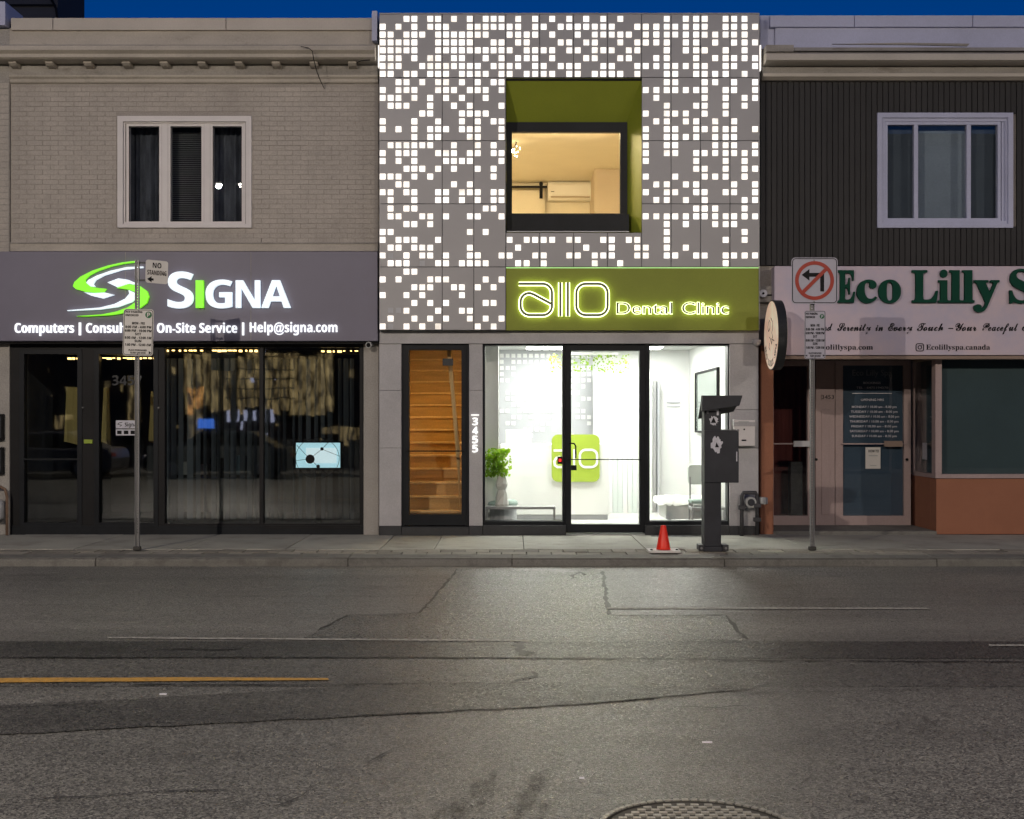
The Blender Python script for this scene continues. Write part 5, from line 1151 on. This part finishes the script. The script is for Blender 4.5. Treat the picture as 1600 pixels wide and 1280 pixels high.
def pay_sign(P, a, b, c, d, Y, mat, arrows, tilt):
    x0, x1, z0_, z1_ = X(a, Y), X(b, Y), Z(d, Y), Z(c, Y); W_ = x1-x0; H_ = z1_-z0_
    pl = MB().prism(rr_abs(x0, x1, z0_, z1_, W_*.1), Y, Y+.004).build('sign_plate', mat, P)
    stroke(MB(), rr_abs(x0+W_*.03, x1-W_*.03, z0_+W_*.03, z1_-W_*.03, W_*.08), W_*.018, Y-.0025, Y-.0005, True).build('border', 'ink', pl)
    fx_ = lambda t: x0+W_*t; fz = lambda t: z1_-H_*t
    def ln(t_, u0, u1, v, cap): text(MB(), t_, 'sans', fx_(u0), fx_(u1), fz(v), H_*cap, Y-.0025, depth=.002, res=2, off=.018).build('lettering', 'ink', pl)
    ln('PAY PARKING', .07, .62, .085, .042); ln('ENFORCED', .07, .50, .155, .042)
    for t_, v, h in (('MON - FRI', .33, .21), ('8:00 AM - 4:00 PM', .41, .43), ('6:00 PM - 10:00 PM', .49, .44), ('SAT', .56, .10), ('8:00 AM - 12:00 AM', .64, .44), ('SUN', .71, .11), ('1:00 PM - 12:00 AM', .79, .43)):
        ln(t_, .5-h, .5+h, v, .05)
    ln('PLACE PURCHASED', .2, .80, .90, .036); ln('TICKET ON DASH', .25, .76, .955, .036)
    q = disc(MB(), 0, 0, .001, 0, 1, 3)
    cxp, czp, rp = fx_(.83), fz(.12), W_*.11
    MB().prism([(cxp+rp*math.cos(k*.314), czp+rp*math.sin(k*.314)) for k in range(20)], Y-.003, Y-.0005).build('parking_disc', 'pgreen', pl)
    text(MB(), 'P', 'sans', cxp-rp*.42, cxp+rp*.48, czp-rp*.62, rp*1.25, Y-.006, depth=.002).build('lettering', mat, pl)
    for s_ in arrows:
        ax = fx_(.90) if s_ > 0 else fx_(.10); az = fz(.93); e = W_*.05
        MB().prism([(ax-s_*e*.6, az-e*1.1), (ax-s_*e*.6, az+e*1.1), (ax+s_*e, az)], Y-.0025, Y-.0005).build('arrow', 'ink', pl)
    for v in (.04, .965): MB().tube([(fx_(.5), Y-.008, fz(v)), (fx_(.5), Y+.02, fz(v))], .008, 8).build('bolt', 'steel', pl)
    return pl
Y1 = -2.24
P1, x1p = sign_post(214.5, Y1, Z(407, Y1), 'perforated post with pay parking and no standing signs before the computer shop')
s1 = pay_sign(P1, 191, 239, 483, 556, Y1-.035, 'sign', (1,), 0)
s1.rotation_euler = (0, R(1.5), R(-3))
# no standing sign, angled on the side of the post
nx0, nx1, nz0_, nz1_ = X(227, Y1), X(262, Y1), Z(443, Y1), Z(407, Y1)
ns = MB().prism(rr_abs(nx0, nx1, nz0_, nz1_, .03), Y1-.002, Y1+.003).build('sign_plate', 'sign', P1)
text(MB(), 'NO', 'sans', nx0+.085, nx1-.085, nz1_-.095, .062, Y1-.006, depth=.002).build('lettering', 'ink', ns)
text(MB(), 'STANDING', 'sans', nx0+.02, nx1-.02, nz1_-.185, .058, Y1-.006, depth=.002).build('lettering', 'sbrown', ns)
MB().prism([(nx0+.02, nz0_+.045), (nx0+.075, nz0_+.085), (nx0+.075, nz0_+.058), (nx0+.1, nz0_+.058), (nx0+.1, nz0_+.032), (nx0+.075, nz0_+.032), (nx0+.075, nz0_+.008)], Y1-.006, Y1-.004).build('arrow', 'ink', ns)
ns.rotation_euler = (0, R(1.5), R(32))
for zz in (nz1_-.03, nz0_+.04): MB().box(x1p, nx0+.03, Y1+.004, Y1+.012, zz-.012, zz+.012).build('bracket', 'pipe', P1)

Y2 = -2.24
P2, x2p = sign_post(1269, Y2, Z(404, Y2), 'grey post with no left turn and pay parking signs before the spa')
ty = Y2-.04
pl = MB().prism(rr_abs(X(1236.5, ty), X(1309, ty), Z(475, ty), Z(402.5, ty), .05), ty, ty+.004).build('sign_plate', 'signb', P2)
stroke(MB(), rr_abs(X(1238.3, ty), X(1307.2, ty), Z(473.2, ty), Z(404.3, ty), .042), .009, ty-.003, ty-.0005, True).build('border', 'ink', pl)
ccx, ccz, cr = X(1272.6, ty), Z(438.6, ty), 27.6/S(ty)
wk = 1/S(ty)
MB().prism([(ccx+dx*wk, ccz+dz*wk) for dx, dz in ((-20, 9), (-8, 18), (-8, 12), (15, 12), (15, -17), (9, -17), (9, 6), (-8, 6), (-8, 0))], ty-.003, ty-.0005).build('arrow_symbol', 'ink', pl)
stroke(MB(), [(ccx+cr*math.cos(k*math.pi/24), ccz+cr*math.sin(k*math.pi/24)) for k in range(48)], 5.6*wk, ty-.006, ty-.0035, True).build('red_ring', 'red', pl)
stroke(MB(), [(ccx-cr*.7, ccz-cr*.7), (ccx+cr*.7, ccz+cr*.7)], 5.6*wk, ty-.0095, ty-.0065).build('red_slash', 'red', pl)
for py in (407, 471.5): MB().tube([(X(1272, ty), ty-.008, Z(py, ty)), (X(1272, ty), ty+.02, Z(py, ty))], .011, 8).build('bolt', 'steel', pl)
pay_sign(P2, 1257, 1290, 485.5, 561, ty, 'signb', (1, -1), 0)

# pay station seen from behind
PYY = -2.4
PS = thing('pay_station', 'black metal pay parking machine with torn stickers seen from behind', 'parking machine', (X(1115, PYY), PYY, 0))
MB().box(X(1100.5, PYY), X(1127, PYY), PYY, PYY+.24, .06, Z(640, PYY)).build('post', 'pay', PS, bevel=.008)
MB().box(X(1101, PYY-.02), X(1154.5, PYY-.02), PYY-.02, PYY+.26, Z(754.5, PYY-.02), Z(672.5, PYY-.02)).build('cabinet', 'pay', PS, bevel=.008)
MB().prism([(X(1097, PYY-.1), Z(643, PYY-.1)), (X(1097.5, PYY-.1), Z(618, PYY-.1)), (X(1160.5, PYY-.1), Z(618, PYY-.1)), (X(1155.5, PYY-.1), Z(634, PYY-.1))], PYY-.1, PYY+.02).build('hood_face', 'pay', PS, bevel=.006)
hx0, hx1 = X(1097, PYY), X(1160, PYY)
MB().add([(hx0, PYY+.021, Z(618, PYY)), (hx1, PYY+.021, Z(618, PYY)), (hx1-.05, PYY+.34, Z(640, PYY)), (hx0, PYY+.34, Z(652, PYY)), (hx0, PYY+.021, Z(621, PYY)), (hx1, PYY+.021, Z(621, PYY)), (hx1-.05, PYY+.34, Z(643, PYY)), (hx0, PYY+.34, Z(655, PYY))], [(0, 1, 2, 3), (7, 6, 5, 4), (0, 4, 5, 1), (1, 5, 6, 2), (2, 6, 7, 3), (3, 7, 4, 0)]).build('solar_roof', 'pay', PS)
MB().box(X(1099, PYY), X(1129, PYY), PYY-.01, PYY+.25, .0, .06).build('foot', 'pay', PS, bevel=.006)
for a, b in ((1092, 1099), (1129, 1138)):
    f_ = MB().box(X(a, PYY), X(b, PYY), PYY-.03, PYY+.2, .012, .085).build('anchor_bracket', 'pipe', PS, bevel=.006)
    MB().tube([(X((a+b)/2, PYY), PYY-.045, .045), (X((a+b)/2, PYY), PYY-.03, .045)], .016, 6).build('bolt', 'steel', f_)
def blob(mb, px, py, w_, h_, Y, seed, n=34):
    r_ = random.Random(seed); pts = []
    for k in range(n):
        a = 2*math.pi*k/n; q = r_.uniform(.68, 1.08)
        pts.append((X(px+w_*q*math.cos(a), Y), Z(py+h_*q*math.sin(a), Y)))
    return mb.prism(pts, Y, Y+.002)
blob(MB(), 1120, 695, 9.5, 14, PYY-.0225, 4).build('sticker', 'sticker', PS)
blob(MB(), 1115, 657.5, 7.5, 8, PYY-.0025, 8).build('sticker', 'sticker', PS)
MB().prism([(X(1110.5, PYY), Z(661, PYY)), (X(1119, PYY), Z(661, PYY)), (X(1115, PYY), Z(652, PYY))], PYY-.005, PYY-.003).build('sticker_print', 'ink', PS)
MB().prism([(X(1117, PYY), Z(699, PYY)), (X(1123, PYY), Z(699, PYY)), (X(1119, PYY), Z(691, PYY))], PYY-.0255, PYY-.0235).build('sticker_print', 'ink', PS)
mb = MB().pbox(1104, 1123, 639.5, 642, PYY-.003, PYY-.0005).pbox(1104, 1107, 642.2, 646, PYY-.003, PYY-.0005).pbox(1120, 1123, 642.2, 649, PYY-.003, PYY-.0005)
mb.build('sticker_scrap', 'sticker', PS)
MB().pbox(1150.5, 1152, 706, 721, PYY-.024, PYY-.0205).build('scratch', 'sticker', PS)
MB().pbox(1152, 1155, 671, 674, PYY-.026, PYY+.0).build('hinge', 'steel', PS)
MB().pbox(1126, 1150, 671.2, 672.2, PYY-.019, PYY+.2).build('lid_edge', 'steel', PS)

# traffic cone
cY = -2.42; ccx_ = X(1036.5, cY)
TC = thing('traffic_cone', 'small bright orange traffic cone on a square white base near the kerb', 'traffic cone', (ccx_, cY, 0))
MB().prism(rr_abs(ccx_-.2, ccx_+.2, -.13, .13, .03), 0, .025)
bs = MB(); pts_ = rr_abs(ccx_-.195, ccx_+.195, cY-.17, cY+.17, .03)
nn_ = len(pts_)
bs.add([(p[0], p[1], .004) for p in pts_]+[(p[0], p[1], .028) for p in pts_], [tuple(range(nn_-1, -1, -1)), tuple(range(nn_, 2*nn_))]+[(k, (k+1) % nn_, nn_+(k+1) % nn_, nn_+k) for k in range(nn_)])
bs.build('base', 'conebase', TC)
MB().lathe([(.0, .03), (.088, .03), (.085, .05), (.033, .318), (.028, .326), (.0, .326)], ccx_, cY, 28, 0).build('cone', 'orange', TC, smooth=True)
for dx in (-.155, .155): MB().lathe([(0, .028), (.016, .028), (.014, .042), (0, .044)], ccx_+dx, cY-.08, 8, 0).build('stud', 'ink', TC)

# manhole cover
mx_, my_ = G(1070, 1255); my_ -= .42
MH = thing('manhole_cover', 'round cast iron manhole cover with raised studs at the bottom edge', 'manhole cover', (mx_, my_, -.1))
MB().lathe([(0, 0), (.42, 0), (.42, .016), (.395, .018), (.395, .006), (0, .006)], mx_, my_, 64, -.102).build('frame', 'irondark', MH)
MB().lathe([(0, 0), (.383, 0), (.383, .010), (0, .010)], mx_, my_, 64, -.0955).build('lid', 'irondark', MH)
sd, _ = MB().box(-.017, .017, -.012, .012, 0, .009).mesh('stud', 'iron', recenter=False)
rowi = 0; y_ = -.36
while y_ < .37:
    x_ = -.36+(.03 if rowi % 2 else 0)
    while x_ < .37:
        if x_*x_+y_*y_ < .355**2: link('stud', sd, MH, (mx_+x_, my_+y_, -.0853))
        x_ += .06
    y_ += .036; rowi += 1
rs_, _ = MB().box(-.013, .013, -.010, .010, 0, .007).mesh('rim_stud', 'iron', recenter=False)
for k in range(64):
    a = 2*math.pi*k/64; link('rim_stud', rs_, MH, (mx_+.407*math.cos(a), my_+.407*math.sin(a), -.0845), (0, 0, a+math.pi/2))

# ================================================================== ACROSS THE STREET (seen in the shop glass)
def street_lamp(x, label, power):
    L = thing('street_lamp', label, 'street lamp', (x, -22.2, 0), 'street lamps across the road')
    MB().tube([(x, -22.2, 0), (x, -22.2, 8.2), (x, -21.9, 8.65), (x, -20.4, 8.85)], [.11, .07, .06, .045], 12).build('pole', 'pipe', L, smooth=True)
    MB().lathe([(0, 0), (.2, 0), (.2, .25), (.13, .35), (0, .35)], x, -22.2, 16).build('base', 'pipe', L)
    MB().box(x+.62, x+.70, -20.3, -20.05, 8.70, 8.78).build('side_lens', 'e_lamp', L)
    MB().box(x+.16, x+.72, -20.32, -20.03, 8.785, 8.85).build('side_arm', 'pipe', L)
    MB().box(x-.16, x+.16, -20.5, -19.8, 8.78, 8.92).build('head', 'pipe', L, bevel=.03)
    MB().box(x-.08, x+.08, -20.25, -20.05, 8.755, 8.779).build('lens', 'e_lamp', L)
    ld = bpy.data.lights.new('street_lamp_light', 'SPOT'); ld.energy = power; ld.color = (1.0, .87, .74); ld.spot_size = R(172); ld.spot_blend = 1.0; ld.shadow_soft_size = .07
    lo = bpy.data.objects.new('street_lamp_light', ld); COL.objects.link(lo); lo.location = (x, -20.1, 8.70)
    lo.rotation_euler = (R(43), 0, 0); par(lo, L)
street_lamp(-8.85, 'tall street lamp across the road, mirrored in the beige building window', 6600)
street_lamp(5.2, 'added tall street lamp across the road, right of the middle', 3000)  # added lamp that thins the shadow cast on the spa sign
street_lamp(19.5, 'tall street lamp across the road, off to the right', 4300)
OB = thing('opposite_building', 'dark brick shop row across the road, mirrored in the shop glass', 'building', (-10, -26, 0))
MB().box(-45, 2, -34, -26, 0, 13.0).build('wall', 'oppwall', OB)
MB().box(2.01, 48, -34, -26, 0, 11.4).build('wall', 'oppwall', OB)
MB().box(-45, 2, -26.3, -25.9, 12.8, 13.2).build('cornice', 'grime', OB)
MB().box(2.01, 48, -26.3, -25.9, 11.2, 11.6).build('cornice', 'grime', OB)
for i, (a, b, z0_, z1_, mt) in enumerate(((-15.9, -15.2, 1.3, 1.9, 'e_shop2'), (-13.4, -12.9, .9, 3.2, 'e_shop2'), (-11.3, -10.7, .5, 2.9, 'e_shop2'), (-11.4, -6.2, 1.7, 4.0, 'e_shop'), (-6.6, -5.1, .9, 1.5, 'e_shop2'),)):
    q = MB().box(a-.08, b+.08, -25.999, -25.93, z0_-.08, z1_+.08).build('shop_window', 'bronze', OB)
    nn = max(2, int((b-a)/.3))
    for k in range(nn): MB().box(a+(b-a)*k/nn+.02, a+(b-a)*(k+1)/nn-.02, -25.929, -25.92, z0_+random.uniform(0, .5), z1_-random.uniform(0, .15)).build('pane', mt, q)
for k in range(26):
    a = random.uniform(-16.5, -4.5); zz = random.uniform(.7, 4.0); w_ = random.uniform(.04, .16)
    MB().box(a, a+w_, -25.915, -25.9, zz, zz+random.uniform(.04, .3)).build('lit_item', random.choice(('e_shop2', 'e_shop2', 'e_shop', 'e_lav')), OB)
for k in range(4): MB().box(-9.95, -7.55, -25.93, -25.9, 2.4+k*.33, 2.44+k*.33).build('shelf_bar', 'bronze', OB)
for a, b in ((-13.9, -11.9), (-9.2, -7.4)): MB().box(a, b, -25.95, -25.9, 3.9, 4.0).build('sign_light', 'e_shop', OB)
MB().box(-10.9, -10.35, -25.89, -25.86, 1.35, 1.7).build('blue_sign', 'e_blue', OB)
for k in range(6): MB().box(-9.9+k*.3, -9.78+k*.3, -25.90, -25.87, 1.6, 2.0).build('sign_letter', 'e_lav', OB)

# parked cars across the road
M['carpaint'] = surf('dark_car_paint', (0.02, 0.022, 0.026), 0.25, 0.1, 2, 60, 0.05, 0, spec=0.6)
M['cargrey'] = surf('grey_car_paint', (0.10, 0.10, 0.105), 0.28, 0.1, 2, 60, 0.05, 0, spec=0.6)
def parked_car(x, mat, label):
    c = thing('parked_car', label, 'car', (x+2.2, -20.15, -.1), 'cars parked across the road')
    z = -.1
    side = [(0, .3), (.02, .62), (.2, .78), (1.05, .92), (4.3, .92), (4.4, .62), (4.38, .3), (4.2, .22), (.2, .22)]
    MB().prism([(x+a, z+b) for a, b in side], -21.0, -19.3).build('body', mat, c, bevel=.05)
    MB().prism([(x+a, z+b) for a, b in ((1.0, .90), (1.65, 1.38), (3.15, 1.42), (4.0, .90))], -20.9, -19.4).build('cabin', mat, c, bevel=.05)
    for a, b, d, e in ((1.22, 2.3, 1.72, 2.3), (2.38, 3.62, 2.38, 3.08)):
        MB().prism([(x+a, z+.95), (x+b, z+.95), (x+e, z+1.33), (x+d, z+1.33)], -19.398, -19.385).build('side_window', 'ink', c)
    for wx in (.85, 3.5):
        for y0_, y1_ in ((-21.02, -20.8), (-19.5, -19.28)):
            w_ = MB().tube([(x+wx, y0_, z+.32), (x+wx, y1_, z+.32)], .32, 20).build('wheel', 'ink', c)
            MB().tube([(x+wx, y1_, z+.32), (x+wx, y1_+.01, z+.32)], .2, 14).build('rim', 'steel', w_)
    MB().box(x+4.36, x+4.41, -19.6, -19.32, z+.68, z+.8).build('tail_lamp', 'red', c); MB().box(x-.01, x+.06, -19.6, -19.32, z+.6, z+.72).build('headlight', 'sticker', c)
parked_car(-10.9, 'carpaint', 'black parked car across the road, mirrored low in the wide shop pane')
parked_car(-16.2, 'cargrey', 'grey parked car across the road, mirrored low in the shop doors')
